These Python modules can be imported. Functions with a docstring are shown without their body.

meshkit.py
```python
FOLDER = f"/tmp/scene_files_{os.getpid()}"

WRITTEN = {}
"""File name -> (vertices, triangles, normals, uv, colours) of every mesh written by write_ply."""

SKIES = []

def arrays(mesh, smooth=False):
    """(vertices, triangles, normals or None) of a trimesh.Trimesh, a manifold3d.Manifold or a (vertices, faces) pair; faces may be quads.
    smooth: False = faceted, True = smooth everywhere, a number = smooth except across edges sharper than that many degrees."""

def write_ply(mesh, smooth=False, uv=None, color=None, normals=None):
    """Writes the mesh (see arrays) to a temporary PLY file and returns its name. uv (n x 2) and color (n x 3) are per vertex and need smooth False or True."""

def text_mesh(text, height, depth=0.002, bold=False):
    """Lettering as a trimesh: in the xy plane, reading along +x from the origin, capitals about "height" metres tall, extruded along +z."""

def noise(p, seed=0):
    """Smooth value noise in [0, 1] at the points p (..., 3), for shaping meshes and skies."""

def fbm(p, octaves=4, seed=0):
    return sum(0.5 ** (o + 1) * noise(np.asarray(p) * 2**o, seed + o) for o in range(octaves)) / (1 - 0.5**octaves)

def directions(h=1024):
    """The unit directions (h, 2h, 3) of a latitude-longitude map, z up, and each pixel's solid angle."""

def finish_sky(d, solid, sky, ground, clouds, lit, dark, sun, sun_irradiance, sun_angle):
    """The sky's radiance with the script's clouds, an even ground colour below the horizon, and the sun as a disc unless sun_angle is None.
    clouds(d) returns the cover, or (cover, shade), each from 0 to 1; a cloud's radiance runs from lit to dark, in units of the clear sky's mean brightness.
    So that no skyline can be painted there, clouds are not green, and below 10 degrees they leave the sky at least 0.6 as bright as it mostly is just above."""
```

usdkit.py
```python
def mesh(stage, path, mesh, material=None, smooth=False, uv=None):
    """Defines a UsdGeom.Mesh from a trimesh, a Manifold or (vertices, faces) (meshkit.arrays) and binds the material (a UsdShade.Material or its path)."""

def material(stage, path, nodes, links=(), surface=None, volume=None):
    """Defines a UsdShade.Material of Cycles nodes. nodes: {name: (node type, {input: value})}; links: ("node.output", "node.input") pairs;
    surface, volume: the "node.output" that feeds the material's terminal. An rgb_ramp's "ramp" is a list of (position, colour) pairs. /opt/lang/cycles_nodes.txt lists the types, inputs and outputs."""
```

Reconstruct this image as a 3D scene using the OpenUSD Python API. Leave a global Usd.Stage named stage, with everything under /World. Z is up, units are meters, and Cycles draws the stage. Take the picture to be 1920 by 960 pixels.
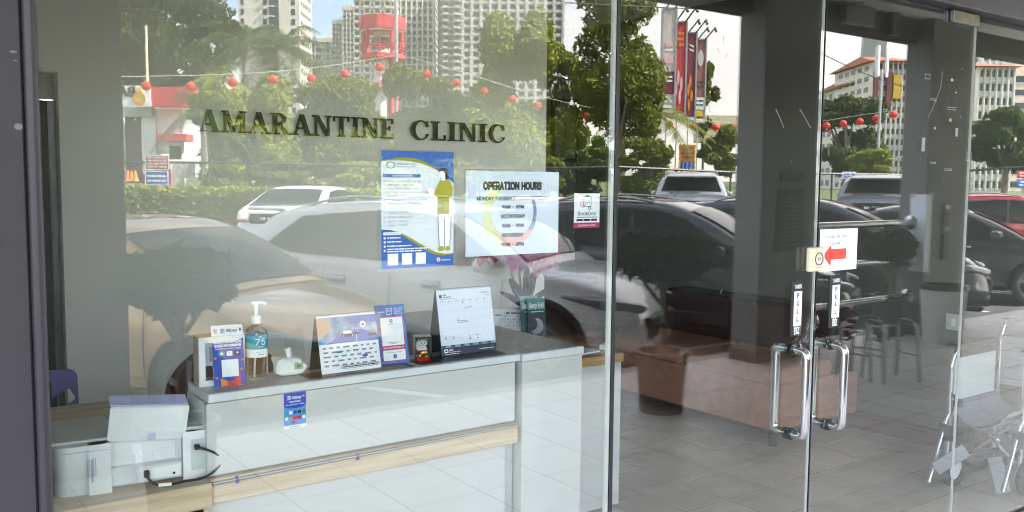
import math, random, glob
import numpy as np, trimesh, shapely
from shapely.geometry import Polygon, LineString, Point, box as sbox
from shapely import affinity
from shapely.ops import unary_union
import manifold3d as m3
import usdkit, meshkit
from pxr import Usd, UsdGeom, UsdLux, UsdShade, Gf, Sdf

stage = Usd.Stage.CreateInMemory()
UsdGeom.SetStageUpAxis(stage, UsdGeom.Tokens.z)
UsdGeom.SetStageMetersPerUnit(stage, 1.0)
W = UsdGeom.Xform.Define(stage, '/World')
UsdGeom.Scope.Define(stage, '/World/Looks')

# ---------------------------------------------------------------- camera, sky, sun, exposure
FPX, EYE, GLASS = 1700.0, 1.5, 1.91          # focal length in pixels of a 1920 wide picture, eye height, distance to the glass
YAW, PITCH, ROLL = np.radians([36.03, 4.825, -.52])
def _axes():
    cy, sy = math.cos(YAW), math.sin(YAW)
    fwd = np.array([sy*math.cos(PITCH), cy*math.cos(PITCH), -math.sin(PITCH)])
    r = np.array([cy, -sy, 0.]); d = np.cross(fwd, r)
    return np.array([math.cos(ROLL)*r+math.sin(ROLL)*d, -math.sin(ROLL)*r+math.cos(ROLL)*d, fwd])
AX = _axes(); CAM = np.array([0, 0, EYE])
EXPOSURE = 3.1
SUN_DIR = np.array([.55, .58, .80]); SUN_DIR = SUN_DIR/np.linalg.norm(SUN_DIR)
SUN_EL, SUN_ROT = math.asin(SUN_DIR[2]), math.atan2(SUN_DIR[0], SUN_DIR[1])
cam = UsdGeom.Camera.Define(stage, '/World/camera')
mm = np.eye(4); mm[0,:3], mm[1,:3], mm[2,:3], mm[3,:3] = AX[0], -AX[1], -AX[2], CAM
cam.AddTransformOp().Set(Gf.Matrix4d(mm.tolist()))
cam.CreateHorizontalApertureAttr(36.0); cam.CreateVerticalApertureAttr(18.0)
cam.CreateFocalLengthAttr(36.0*FPX/1920); cam.CreateClippingRangeAttr(Gf.Vec2f(.05, 5000))
cam.CreateExposureAttr(EXPOSURE)

sky = usdkit.material(stage, '/World/Looks/sky_look', {
    's': ('sky_texture', {'sky_type': 'single_scattering', 'sun_disc': False, 'sun_elevation': SUN_EL, 'sun_rotation': SUN_ROT, 'aerosol_density': 1.3}),
    'g': ('texture_coordinate', {}),
    'mp': ('mapping', {'mapping_type': 'point', 'scale': (1.0, 1.0, 2.6), 'location': (2.3, .4, .1)}),
    'n': ('noise_texture', {'scale': 2.6, 'detail': 7.0, 'roughness': .55}), 'sx': ('separate_xyz', {}), 'cl': ('math', {'math_type': 'maximum', 'value2': .32}), 'of': ('math', {'math_type': 'multiply_add', 'value2': .42, 'value3': -.25}), 'ad': ('math', {'math_type': 'add'}),
    'r': ('rgb_ramp', {'ramp': [(0, (0, 0, 0)), (.36, (.10, .10, .10)), (.48, (.85, .85, .85)), (1, (1, 1, 1))]}),
    'n2': ('noise_texture', {'scale': 5.0, 'detail': 5.0}),
    'cc': ('mix_color', {'a': (4.7, 4.45, 4.4), 'b': (7.0, 6.55, 6.1)}),
    'mx': ('mix_color', {'use_clamp': False}),
    'b': ('background_shader', {'strength': .14})},
    [('g.generated', 'mp.vector'), ('mp.vector', 'n.vector'), ('mp.vector', 'n2.vector'), ('g.generated', 'sx.vector'), ('sx.x', 'cl.value1'), ('cl.value', 'of.value1'), ('n.fac', 'ad.value1'), ('of.value', 'ad.value2'), ('ad.value', 'r.fac'), ('n2.fac', 'cc.fac'), ('r.color', 'mx.fac'), ('s.color', 'mx.a'), ('cc.result', 'mx.b'), ('mx.result', 'b.color')], surface='b.background')
dome = UsdLux.DomeLight.Define(stage, '/World/sky')
UsdShade.MaterialBindingAPI.Apply(dome.GetPrim()).Bind(sky)
sun = UsdLux.DistantLight.Define(stage, '/World/sun')
sun.CreateIntensityAttr(1.25); sun.CreateAngleAttr(.5); sun.CreateColorAttr(Gf.Vec3f(1, .95, .87)); sun.CreateNormalizeAttr(True)
_z = SUN_DIR; _x = np.cross([0, 0, 1], _z); _x /= np.linalg.norm(_x); _y = np.cross(_z, _x)
mm = np.eye(4); mm[0,:3], mm[1,:3], mm[2,:3] = _x, _y, _z
sun.AddTransformOp().Set(Gf.Matrix4d(mm.tolist()))

# ---------------------------------------------------------------- helpers
def ray(px, py): return AX.T @ np.array([px-960, py-480, FPX])
def on_y(px, py, y): d = ray(px, py); return CAM + d*(y/d[1])
def on_z(px, py, z): d = ray(px, py); return CAM + d*((z-EYE)/d[2])
def on_x(px, py, x): d = ray(px, py); return CAM + d*(x/d[0])
def mir(p): return np.array([p[0], 2*GLASS-p[1], p[2]])          # the street stands on the camera's side of the glass
def st(px, py, Z): return mir(CAM + ray(px, py)*(Z/FPX))         # a point of the street seen in the glass, Z metres away
def hgt(py, px, Z): return st(px, py, Z)[2]

_used = {}
def numbered(parent, name):
    k = (parent, name); n = _used.get(k, 0); _used[k] = n+1
    return f'{parent}/{name}' if n == 0 else f'{parent}/{name}_{n:03d}'
def data(prim, **kw):
    for k, v in kw.items():
        if v: prim.SetCustomDataByKey(k, v)
def thing(name, label=None, cat=None, loc=(0, 0, 0), rot=(0, 0, 0), group=None, kind=None):
    p = numbered('/World', name); x = UsdGeom.Xform.Define(stage, p)
    x.AddTranslateOp().Set(Gf.Vec3d(*map(float, loc)))
    if any(rot): x.AddRotateXYZOp().Set(Gf.Vec3f(*map(float, rot)))
    data(x.GetPrim(), label=label, category=cat, group=group, kind=kind); return p
def cat_mesh(ms):
    if not isinstance(ms, (list, tuple)): return ms
    ms = [m for m in ms if m is not None]
    return ms[0] if len(ms) == 1 else trimesh.util.concatenate(ms)
def part(parent, name, ms, mat, smooth=False, label=None, kind=None):
    p = numbered(parent, name); usdkit.mesh(stage, p, cat_mesh(ms), L(mat), smooth=smooth)
    data(stage.GetPrimAtPath(p), label=label, kind=kind); return p
def solo(name, ms, mat, label=None, cat=None, group=None, kind=None, smooth=False):
    p = part('/World', name, ms, mat, smooth); data(stage.GetPrimAtPath(p), label=label, category=cat, group=group, kind=kind); return p
def copy(src, name, loc, rz=0, label=None, cat=None, group=None, scale=None):
    p = numbered('/World', name); x = UsdGeom.Xform.Define(stage, p)
    x.GetPrim().GetReferences().AddInternalReference(src); x.GetPrim().SetInstanceable(True)
    x.ClearXformOpOrder() ; x.AddTranslateOp().Set(Gf.Vec3d(*map(float, loc)))
    x.AddRotateXYZOp().Set(Gf.Vec3f(0, 0, float(rz)))
    data(x.GetPrim(), label=label, category=cat, group=group); return p

def mv(m, t=(0, 0, 0), rz=0, rx=0, ry=0):
    m = m.copy()
    for a, ax in ((rx, (1, 0, 0)), (ry, (0, 1, 0)), (rz, (0, 0, 1))):
        if a: m.apply_transform(trimesh.transformations.rotation_matrix(math.radians(a), ax))
    m.apply_translation(t); return m
def bx(x0, x1, y0, y1, z0, z1, c=0.):
    if c <= 0:
        m = trimesh.creation.box((x1-x0, y1-y0, z1-z0))
    else:
        hx, hy, hz = (x1-x0)/2, (y1-y0)/2, (z1-z0)/2; c = min(c, hx*.9, hy*.9, hz*.9)
        pts = [(sx*a, sy*b, sz*d) for sx in (-1, 1) for sy in (-1, 1) for sz in (-1, 1) for a, b, d in ((hx, hy-c, hz-c), (hx-c, hy, hz-c), (hx-c, hy-c, hz))]
        m = trimesh.Trimesh(pts).convex_hull
    m.apply_translation(((x0+x1)/2, (y0+y1)/2, (z0+z1)/2)); return m
def rbox(x0, x1, y0, y1, z0, z1, r, n=16):
    """A rounded box: the hull of eight spheres."""
    r = min(r, (x1-x0)/2*.98, (y1-y0)/2*.98, (z1-z0)/2*.98); s = m3.Manifold.sphere(r, n)
    h = m3.Manifold.batch_hull([s.translate((x, y, z)) for x in (x0+r, x1-r) for y in (y0+r, y1-r) for z in (z0+r, z1-r)]).to_mesh()
    return trimesh.Trimesh(h.vert_properties[:, :3], h.tri_verts)
def tube(pts, r, n=8, cap=True):
    P = np.asarray(pts, float); R = np.broadcast_to(r, (len(P),)); T = np.gradient(P, axis=0); T /= np.maximum(np.linalg.norm(T, axis=1, keepdims=True), 1e-9)
    up = np.array([0, 0, 1.]) if abs(T[0][2]) < .9 else np.array([1., 0, 0]); N = np.cross(T[0], up); N /= np.linalg.norm(N); V = []
    for p, t, q in zip(P, T, R):
        N = N-t*(N@t); N /= np.linalg.norm(N); B = np.cross(t, N)
        V += [p+q*(math.cos(a)*N+math.sin(a)*B) for a in np.linspace(0, 2*math.pi, n, endpoint=False)]
    F = []
    for i in range(len(P)-1):
        for j in range(n):
            a, b = i*n+j, i*n+(j+1) % n; F += [(a, b, b+n), (a, b+n, a+n)]
    if cap:
        V += [P[0], P[-1]]; c0 = len(V)-2; e = (len(P)-1)*n
        for j in range(n): F += [(c0, (j+1) % n, j), (c0+1, e+j, e+(j+1) % n)]
    return trimesh.Trimesh(V, F, process=False)
def spline(pts, n=24):
    from scipy.interpolate import CubicSpline
    P = np.asarray(pts, float); t = np.r_[0, np.cumsum(np.linalg.norm(np.diff(P, axis=0), axis=1))]
    return CubicSpline(t, P)(np.linspace(0, t[-1], n))
def rod(a, b, r, n=8): return tube([a, b], r, n)
def fillet(pts, r, k=6):
    """A polyline with rounded corners."""
    P = [np.asarray(p, float) for p in pts]; out = [P[0]]
    for a, b, c in zip(P[:-2], P[1:-1], P[2:]):
        u, v = (a-b)/np.linalg.norm(a-b), (c-b)/np.linalg.norm(c-b); q = min(r, np.linalg.norm(a-b)*.49, np.linalg.norm(c-b)*.49)
        s, e = b+u*q, b+v*q
        out += [(1-t)**2*s+2*t*(1-t)*b+t*t*e for t in np.linspace(0, 1, k)]
    return out+[P[-1]]
def lathe(prof, n=24, t=(0, 0, 0)):
    m = trimesh.creation.revolve(np.array(prof, float), sections=n); m.apply_translation(t); return m
def ext(poly, h):
    gs = [g for g in getattr(poly, 'geoms', [poly]) if g.geom_type == 'Polygon' and g.area > 1e-12]
    return trimesh.util.concatenate([trimesh.creation.extrude_polygon(g, h, engine='earcut') for g in gs]) if gs else None
def flat(poly, y=0., t=.0004):
    """A polygon drawn in x,z as a thin sheet that faces -y, its back on the plane y."""
    m = ext(poly, t)
    if m is None: return None
    v = m.vertices.copy(); m.vertices = np.c_[v[:, 0], y-v[:, 2], v[:, 1]]; return m
def rrect(x0, x1, z0, z1, r=0.): return sbox(x0, z0, x1, z1) if r <= 0 else sbox(x0+r, z0+r, x1-r, z1-r).buffer(r, 4)
_fonts, _glyphs = {}, {}
def text_poly(s, px=64, font='Inter', bold=0):
    key = (s, px, font, bold)
    if key in _glyphs: return _glyphs[key]
    from PIL import Image, ImageDraw, ImageFont
    if (font, px) not in _fonts: _fonts[font, px] = ImageFont.truetype(glob.glob(f'/opt/blender-*/*/datafiles/fonts/{font}.woff2')[0], px)
    f = _fonts[font, px]; x0, y0, x1, y1 = f.getbbox(s, anchor='ls', stroke_width=bold)
    im = Image.new('L', (x1-x0+8, y1-y0+8)); ImageDraw.Draw(im).text((4-x0, 4-y0), s, 255, f, anchor='ls', stroke_width=bold)
    on = np.pad(np.asarray(im) > 127, ((0, 0), (1, 1))).astype(np.int8)
    rows, a = np.nonzero(np.diff(on, axis=1) == 1); b = np.nonzero(np.diff(on, axis=1) == -1)[1]
    g = shapely.union_all(shapely.box(a, -rows-1, b, -rows)).buffer(.6).buffer(-.6).simplify(.8)
    k = px*70/96; g = affinity.affine_transform(g, [1/k, 0, 0, 1/k, (x0-4)/k, (4-y0)/k])
    _glyphs[key] = g; return g
def words(s, x, z, h, align='c', width=None, px=40, font='Inter', bold=0):
    """Lettering: capitals h tall, base line z, at x (left, centre or right), squeezed to width."""
    g = text_poly(s, px, font, bold); x0, _, x1, _ = g.bounds; sx = h if width is None else width/(x1-x0)
    g = affinity.affine_transform(g, [sx, 0, 0, h, 0, 0]); x0, _, x1, _ = g.bounds
    return affinity.translate(g, x-{'l': x0, 'c': (x0+x1)/2, 'r': x1}[align], z)
def scribble(x0, x1, z, h, rng, gap=.35):
    """Print too small to read: a row of word-long dashes."""
    out, x = [], x0
    while x < x1:
        w = min(h*rng.uniform(1.5, 5), x1-x); out.append(sbox(x, z, x+w, z+h)); x += w+h*gap*2
    return unary_union(out)

LOOKS = {}
def L(m): return LOOKS[m] if isinstance(m, str) else m
def M(name, col, rough=.5, metal=0, var=.08, scale=12., bump=0., coat=0., spec=.5, ramp=None, stretch=(1, 1, 1), island=False, trans=None, extra=None):
    c = np.array(col, float); lo, hi = np.clip(c*(1-var), 0, 1), np.clip(c*(1+var), 0, 1)
    nodes = {'t': ('texture_coordinate', {}), 'm': ('mapping', {'mapping_type': 'point', 'scale': stretch}), 'n': ('noise_texture', {'scale': scale, 'detail': 4.0}),
             'r': ('rgb_ramp', {'ramp': ramp or [(.3, tuple(lo)), (.7, tuple(hi))]}),
             'p': ('principled_bsdf', {'roughness': rough, 'metallic': metal, 'coat_weight': coat, 'specular_ior_level': spec, **(extra or {})})}
    links = [('t.object', 'm.vector'), ('m.vector', 'n.vector'), ('r.color', 'p.base_color')]
    if island: nodes['g'] = ('geometry', {}); links.append(('g.random_per_island', 'r.fac'))
    else: links.append(('n.fac', 'r.fac'))
    if bump: nodes['b'] = ('bump', {'strength': bump, 'distance': .01}); links += [('n.fac', 'b.height'), ('b.normal', 'p.normal')]
    surf = 'p.BSDF'
    if trans:
        nodes['tr'] = ('translucent_bsdf', {}); nodes['x'] = ('mix_closure', {'fac': trans}); links += [('r.color', 'tr.color'), ('p.BSDF', 'x.closure1'), ('tr.BSDF', 'x.closure2')]; surf = 'x.closure'
    LOOKS[name] = usdkit.material(stage, f'/World/Looks/{name}', nodes, links, surface=surf); return LOOKS[name]
def leafM(name, a, b, c): return M(name, a, .55, ramp=[(0, a), (.5, b), (1, c)], island=True, trans=.3, spec=.35)

# glass: a clear sheet that mirrors more the flatter one looks along it
def paneM(name, r0, tint):
    LOOKS[name] = usdkit.material(stage, f'/World/Looks/{name}', {
        'lw': ('layer_weight', {'blend': .5}), 'pw': ('math', {'math_type': 'power', 'value2': 5.0}), 'ma': ('math', {'math_type': 'multiply_add', 'value2': 1-r0, 'value3': r0}),
        'tr': ('transparent_bsdf', {'color': tint}), 'gl': ('glossy_bsdf', {'color': (1, 1, 1), 'roughness': 0.}), 'x': ('mix_closure', {})},
        [('lw.facing', 'pw.value1'), ('pw.value', 'ma.value1'), ('ma.value', 'x.fac'), ('tr.BSDF', 'x.closure1'), ('gl.BSDF', 'x.closure2')], surface='x.closure')
paneM('pane_glass', .080, (.96, .975, .965)); paneM('thin_clear', .04, (.97, .98, .98))

M('mauve_paint', (.031, .024, .028), .45, var=.1, scale=3, bump=.03); M('mauve_dark', (.021, .018, .023), .4, var=.1)
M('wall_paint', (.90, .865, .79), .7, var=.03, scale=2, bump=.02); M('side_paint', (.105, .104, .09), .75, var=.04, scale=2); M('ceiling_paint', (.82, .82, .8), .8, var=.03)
M('pillar_paint', (.17, .163, .153), .75, var=.07, scale=3, bump=.04); M('soffit_paint', (.50, .51, .47), .8, var=.06, scale=2); M('beam_paint', (.07, .068, .064), .8, var=.08, scale=2)
M('skirting_red', (.085, .030, .028), .35, var=.15); M('door_grey', (.5, .51, .47), .5, var=.05); M('dark_gap', (.02, .02, .02), .5)
M('black_plastic', (.012, .012, .013), .35); M('white_plastic', (.78, .78, .77), .35, var=.03); M('white_gloss', (.54, .525, .50), .18, var=.04, scale=2.5, coat=.3); M('white_edge', (.62, .63, .63), .35, var=.03)
M('counter_top', (.36, .36, .36), .3, var=.05); M('chrome', (.70, .70, .70), .08, 1, var=.02); M('steel', (.42, .42, .42), .28, 1, var=.06); M('grey_metal', (.20, .20, .21), .4, .7)
M('wood_light', (.55, .42, .27), .45, ramp=[(.25, (.42, .30, .17)), (.5, (.55, .43, .28)), (.75, (.66, .54, .38))], scale=9, stretch=(.35, 3, 9)); M('wood_oak', (.42, .27, .11), .4, ramp=[(.3, (.33, .19, .07)), (.7, (.48, .31, .14))], scale=9, stretch=(.4, 4, 8))
M('leather', (.105, .045, .030), .42, var=.18, scale=14, bump=.1); M('leather_tan', (.34, .155, .10), .45, var=.15, scale=14, bump=.1); M('leather_dark', (.030, .014, .012), .45, var=.2, scale=14, bump=.1); M('black_leather', (.012, .01, .01), .4)
for i, c in enumerate([(.60, .52, .41), (.55, .48, .38), (.63, .55, .44)]): M(f'floor_tile_{"abc"[i]}', c, .20, var=.10, scale=5, spec=.5)
M('grout', (.055, .05, .045), .8)
for i, c in enumerate([(.62, .61, .59), (.59, .58, .56), (.65, .64, .62)]): M(f'walk_tile_{"abc"[i]}', c, .42, var=.08, scale=6, spec=.4)
M('walk_grout', (.20, .19, .18), .85); M('concrete', (.30, .29, .27), .85, var=.12, scale=4, bump=.1); M('asphalt', (.055, .055, .056), .85, var=.25, scale=30, bump=.2); M('road_paint', (.78, .78, .76), .6, var=.06, scale=20); M('soil_grass', (.07, .11, .025), .9, ramp=[(.3, (.05, .085, .02)), (.7, (.12, .15, .045))], scale=2.5)
M('paper', (.84, .85, .88), .6, var=.015); M('paper_cool', (.72, .76, .86), .5, var=.02); M('ink', (.02, .02, .025), .6); M('ink_grey', (.22, .23, .26), .6); M('ink_soft', (.42, .44, .48), .6)
M('print_blue', (.045, .15, .50), .45, var=.06); M('print_royal', (.02, .06, .42), .35, var=.06); M('print_cyan', (.03, .33, .40), .4); M('print_sky', (.09, .30, .62), .4, var=.1); M('print_navy', (.012, .022, .05), .4); M('print_olive', (.36, .34, .02), .5, var=.06); M('print_lime', (.62, .70, .20), .5); M('print_lemon', (.72, .74, .42), .5)
M('print_red', (.68, .045, .022), .5, var=.08); M('print_magenta', (.48, .02, .12), .45); M('print_pink', (.82, .50, .48), .5); M('print_orange', (.75, .26, .03), .5); M('print_yellow', (.80, .55, .04), .5); M('print_green', (.03, .25, .10), .5); M('print_teal', (.01, .10, .085), .5); M('print_teal_light', (.12, .33, .28), .5); M('print_white', (.85, .85, .85), .5, var=.01); M('print_skin', (.62, .42, .30), .5); M('print_purple', (.12, .06, .35), .5); M('print_steel', (.18, .28, .42), .4, ramp=[(.3, (.05, .12, .30)), (.55, (.25, .36, .52)), (.8, (.62, .70, .78))], scale=34)
M('purple_plastic', (.20, .15, .42), .35, var=.05); M('orchid_petal', (.40, .05, .26), .5, ramp=[(.3, (.50, .006, .20)), (.7, (.72, .05, .42))], scale=60, trans=.1); M('orchid_pale', (.66, .12, .20), .5, trans=.15); M('orchid_leaf', (.008, .014, .007), .7, spec=.2); M('stem_green', (.10, .11, .05), .6); M('ceramic', (.30, .29, .27), .3)
M('red_gloss', (.5, .012, .012), .25); M('gold', (.83, .55, .14), .2, 1, var=.1, scale=60); M('cat_white', (.8, .78, .74), .35); M('cream_plastic', (.70, .60, .44), .4, var=.03); M('tape', (.45, .45, .42), .6); M('scuff_grey', (.16, .15, .16), .6); M('smear', (.26, .26, .25), .7)
M('printer_white', (.80, .81, .79), .4, var=.02); M('printer_lid', (.58, .60, .57), .45, var=.03); M('printer_lilac', (.55, .56, .80), .4); M('tissue', (.82, .82, .80), .8); M('green_print', (.35, .45, .28), .6); M('photo_frame', (.62, .58, .52), .5, ramp=[(.3, (.46, .37, .28)), (.7, (.56, .46, .36))], scale=8)
M('silver_paint', (.50, .51, .53), .3, .6, var=.03, coat=.6); M('white_car', (.76, .755, .75), .22, var=.02, coat=.8); M('gold_car', (.52, .34, .14), .28, .35, var=.03, coat=.8); M('dark_car', (.035, .036, .042), .18, .3, coat=1.); M('black_car', (.014, .014, .016), .15, coat=1.); M('red_car', (.30, .012, .02), .2, .2, coat=1.); M('grey_car', (.22, .23, .25), .25, .5, coat=.8); M('car_glass', (.008, .009, .010), .05, spec=.2); M('tyre', (.018, .018, .018), .8); M('trim_black', (.022, .022, .023), .5); M('lamp_red', (.32, .012, .012), .15, coat=.5); M('lamp_clear', (.16, .165, .175), .06, .3, coat=1.); M('plate_black', (.01, .01, .01), .4)
M('bark', (.16, .125, .09), .9, var=.3, scale=18, bump=.4); M('pale_bark', (.32, .29, .24), .9, var=.2, scale=14)
leafM('leaf_dark', (.06, .088, .02), (.10, .135, .033), (.17, .195, .055)); leafM('leaf_mid', (.15, .18, .018), (.27, .285, .030), (.39, .38, .055)); leafM('leaf_bright', (.23, .26, .020), (.36, .365, .034), (.49, .47, .07)); leafM('leaf_lime', (.13, .19, .015), (.22, .28, .025), (.34, .36, .05)); leafM('leaf_pot', (.020, .034, .012), (.040, .058, .020), (.090, .105, .035)); leafM('leaf_hedge', (.24, .27, .03), (.36, .38, .05), (.48, .49, .09))
M('terracotta', (.030, .017, .014), .5, var=.15); M('fence_metal', (.035, .04, .037), .5); M('lamp_post', (.42, .42, .42), .5, .3); M('station_white', (.78, .76, .72), .6, var=.05, scale=2); M('station_red', (.62, .045, .06), .5, var=.06, scale=2); M('station_dark', (.12, .09, .085), .6); M('lantern_red', (.75, .022, .02), .5, var=.12, trans=.25, scale=40); M('wire', (.04, .04, .04), .6); M('wire_pale', (.45, .45, .42), .6)
M('tower_white', (.72, .67, .59), .7, var=.04, scale=.2); M('tower_beige', (.58, .50, .42), .7, var=.05, scale=.2); M('tower_grey', (.36, .37, .38), .7, var=.06, scale=.15); M('tower_pale', (.62, .60, .56), .7, var=.05, scale=.15); M('window_dark', (.06, .07, .085), .25, ramp=[(0, (.04, .05, .06)), (.6, (.09, .10, .11)), (.85, (.20, .19, .17)), (1, (.42, .38, .32))], island=True); M('window_mid', (.16, .18, .20), .3, ramp=[(0, (.10, .115, .13)), (.6, (.18, .19, .20)), (.85, (.30, .29, .27)), (1, (.48, .45, .40))], island=True); M('roof_red', (.36, .11, .065), .7, var=.12, scale=1); M('block_yellow', (.55, .36, .04), .7); M('block_maroon', (.16, .045, .05), .7); M('block_blue', (.05, .07, .20), .5); M('glass_teal', (.16, .32, .34), .15); M('rail_beige', (.62, .55, .46), .5, .2, var=.08); M('billboard_maroon', (.20, .035, .05), .5, var=.35, scale=.6); M('billboard_pale', (.62, .55, .50), .5, var=.12, scale=.7); M('billboard_red', (.52, .05, .06), .5, var=.25, scale=.6); M('billboard_brown', (.30, .12, .10), .5, var=.4, scale=.8); M('cream_wall', (.66, .56, .40), .7, var=.05)
M('paving', (.40, .39, .39), .7, var=.12, scale=5)
# ---------------------------------------------------------------- the building: floors, walls, glass front, pillars, overhang
rng = random.Random(7)
fl = thing('floor', kind='structure')
part(fl, 'floor_slab', bx(-1.2, 5.0, 1.93, 6.0, -.12, -.0009), 'grout')
TI = .282
for i in range(12):
    for j in range(14):
        x0, y0 = 1.60+i*TI, 1.935+j*TI*1.0
        x1, y1 = min(x0+TI-.006, 4.935), min(y0+TI-.006, 5.88)
        if x1-x0 < .03 or y1-y0 < .03: continue
        part(fl, 'tile', bx(x0, x1, y0, y1, -.011, rng.uniform(-.0003, .0003)), 'floor_tile_'+rng.choice('abc'))
wk = thing('walkway', kind='structure')
part(wk, 'walkway_slab', bx(-6, 14, -1.317, 1.90, -.30, -.0016), 'walk_grout')
TW, rest = .40, []
for i in range(50):
    for j in range(8):
        x0, y0 = -6+i*TW, 1.895-(j+1)*TW
        m = bx(x0, x0+TW-.011, y0, y0+TW-.011, -.013, rng.uniform(-.0005, .0005))
        if i >= 16 and i < 48: part(wk, 'tile', m, 'walk_tile_'+rng.choice('abc'))
        else: rest.append(m)
part(wk, 'paving', rest, 'walk_tile_a', kind='stuff')
solo('kerb', bx(-6, 14, -1.47, -1.32, -.45, -.004, .012), 'concrete', kind='structure')

wb = thing('wall_back', kind='structure')
part(wb, 'wall', [bx(.678, 3.136, 4.0, 4.12, 0, 2.9), bx(-1.2, .678, 4.0, 4.12, 1.907, 2.9), bx(-1.2, -.25, 4.0, 4.12, 0, 1.907), bx(3.016, 3.136, 4.12, 5.9, 0, 2.9)], 'wall_paint')
dr = thing('inner_door', 'pale grey inner door with dark jamb gap beside the mauve post', 'door', (-.25, 4.06, 0))
part(dr, 'leaf', bx(0, .862, .03, .07, 0, 1.88, .004), 'door_grey'); part(dr, 'gap', bx(.866, .90, .02, .05, 0, 1.80), 'dark_gap'); part(dr, 'head', bx(.866, .926, .015, .055, 1.805, 1.905), 'door_grey')
part(dr, 'jamb', bx(.902, .926, .002, .06, 0, 1.80), 'grey_metal'); part(dr, 'handle', [tube(fillet([(.80, .03, .95), (.80, -.02, .95), (.70, -.02, .95)], .02), .009)], 'steel', 30)
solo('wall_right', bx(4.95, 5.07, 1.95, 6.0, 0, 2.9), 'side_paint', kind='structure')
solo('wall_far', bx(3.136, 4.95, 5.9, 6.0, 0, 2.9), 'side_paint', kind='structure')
solo('wall_left', bx(-1.3, -1.2, 1.95, 4.12, 0, 2.9), 'wall_paint', kind='structure')
solo('skirting', [bx(4.936, 4.952, 1.95, 5.9, .0, .10, .002), bx(3.136, 4.936, 5.886, 5.902, 0, .10, .002)], 'skirting_red', kind='structure')
solo('ceiling', bx(-1.3, 5.07, 1.95, 6.0, 2.75, 2.85), 'ceiling_paint', kind='structure')

q_ = on_x(1789, 604, 4.948); t = thing('wall_socket', 'small white socket plate on the side wall above the wheelchair', 'socket', (4.949, q_[1], q_[2])); part(t, 'plate', bx(-.008, 0, -.045, .045, -.045, .045, .003), 'door_grey'); part(t, 'switch', bx(-.011, -.0082, -.012, .012, -.02, .02, .001), 'white_plastic')
# front: posts, header, walls above
fp = thing('entrance_post', 'mauve painted post with rounded dark edge, far left of the glass front', 'post', (0, 1.82, 0))
xa, xb = on_y(38, 0, 1.82)[0], on_y(68, 0, 1.82)[0]
part(fp, 'post', bx(-.9, xa, 0, .16, 0, 2.6, .004), 'mauve_paint'); part(fp, 'edge', rbox(xa+.001, xb, -.012, .14, -.02, 2.6, .018), 'mauve_dark', 40)
for q_ in ([flat(affinity.rotate(Point(0, 0).buffer(.006).intersection(sbox(-1, -.004, 1, .003)), 20).buffer(.002), -.0005, .0006)]+[flat(affinity.translate(affinity.scale(Point(0, 0).buffer(1, 3), sx, sz), px, pz), -.0005, .0006) for px, pz, sx, sz in ((xa-.014, 1.715, .006, .002), (xa-.011, 1.700, .004, .0012), (xa-.010, 1.585, .007, .006))]): part(fp, 'scuff', q_, 'scuff_grey')
hd = thing('header_beam', 'dark mauve beam along the top of the glass front', 'beam', (1.0, 1.84, 2.172))
part(hd, 'beam', bx(-.72, 4.6, 0, .14, 0, .14, .006), 'mauve_dark'); part(hd, 'upper_board', bx(-.72, 4.6, -.02, .14, .145, .30, .004), 'mauve_paint')
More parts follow.
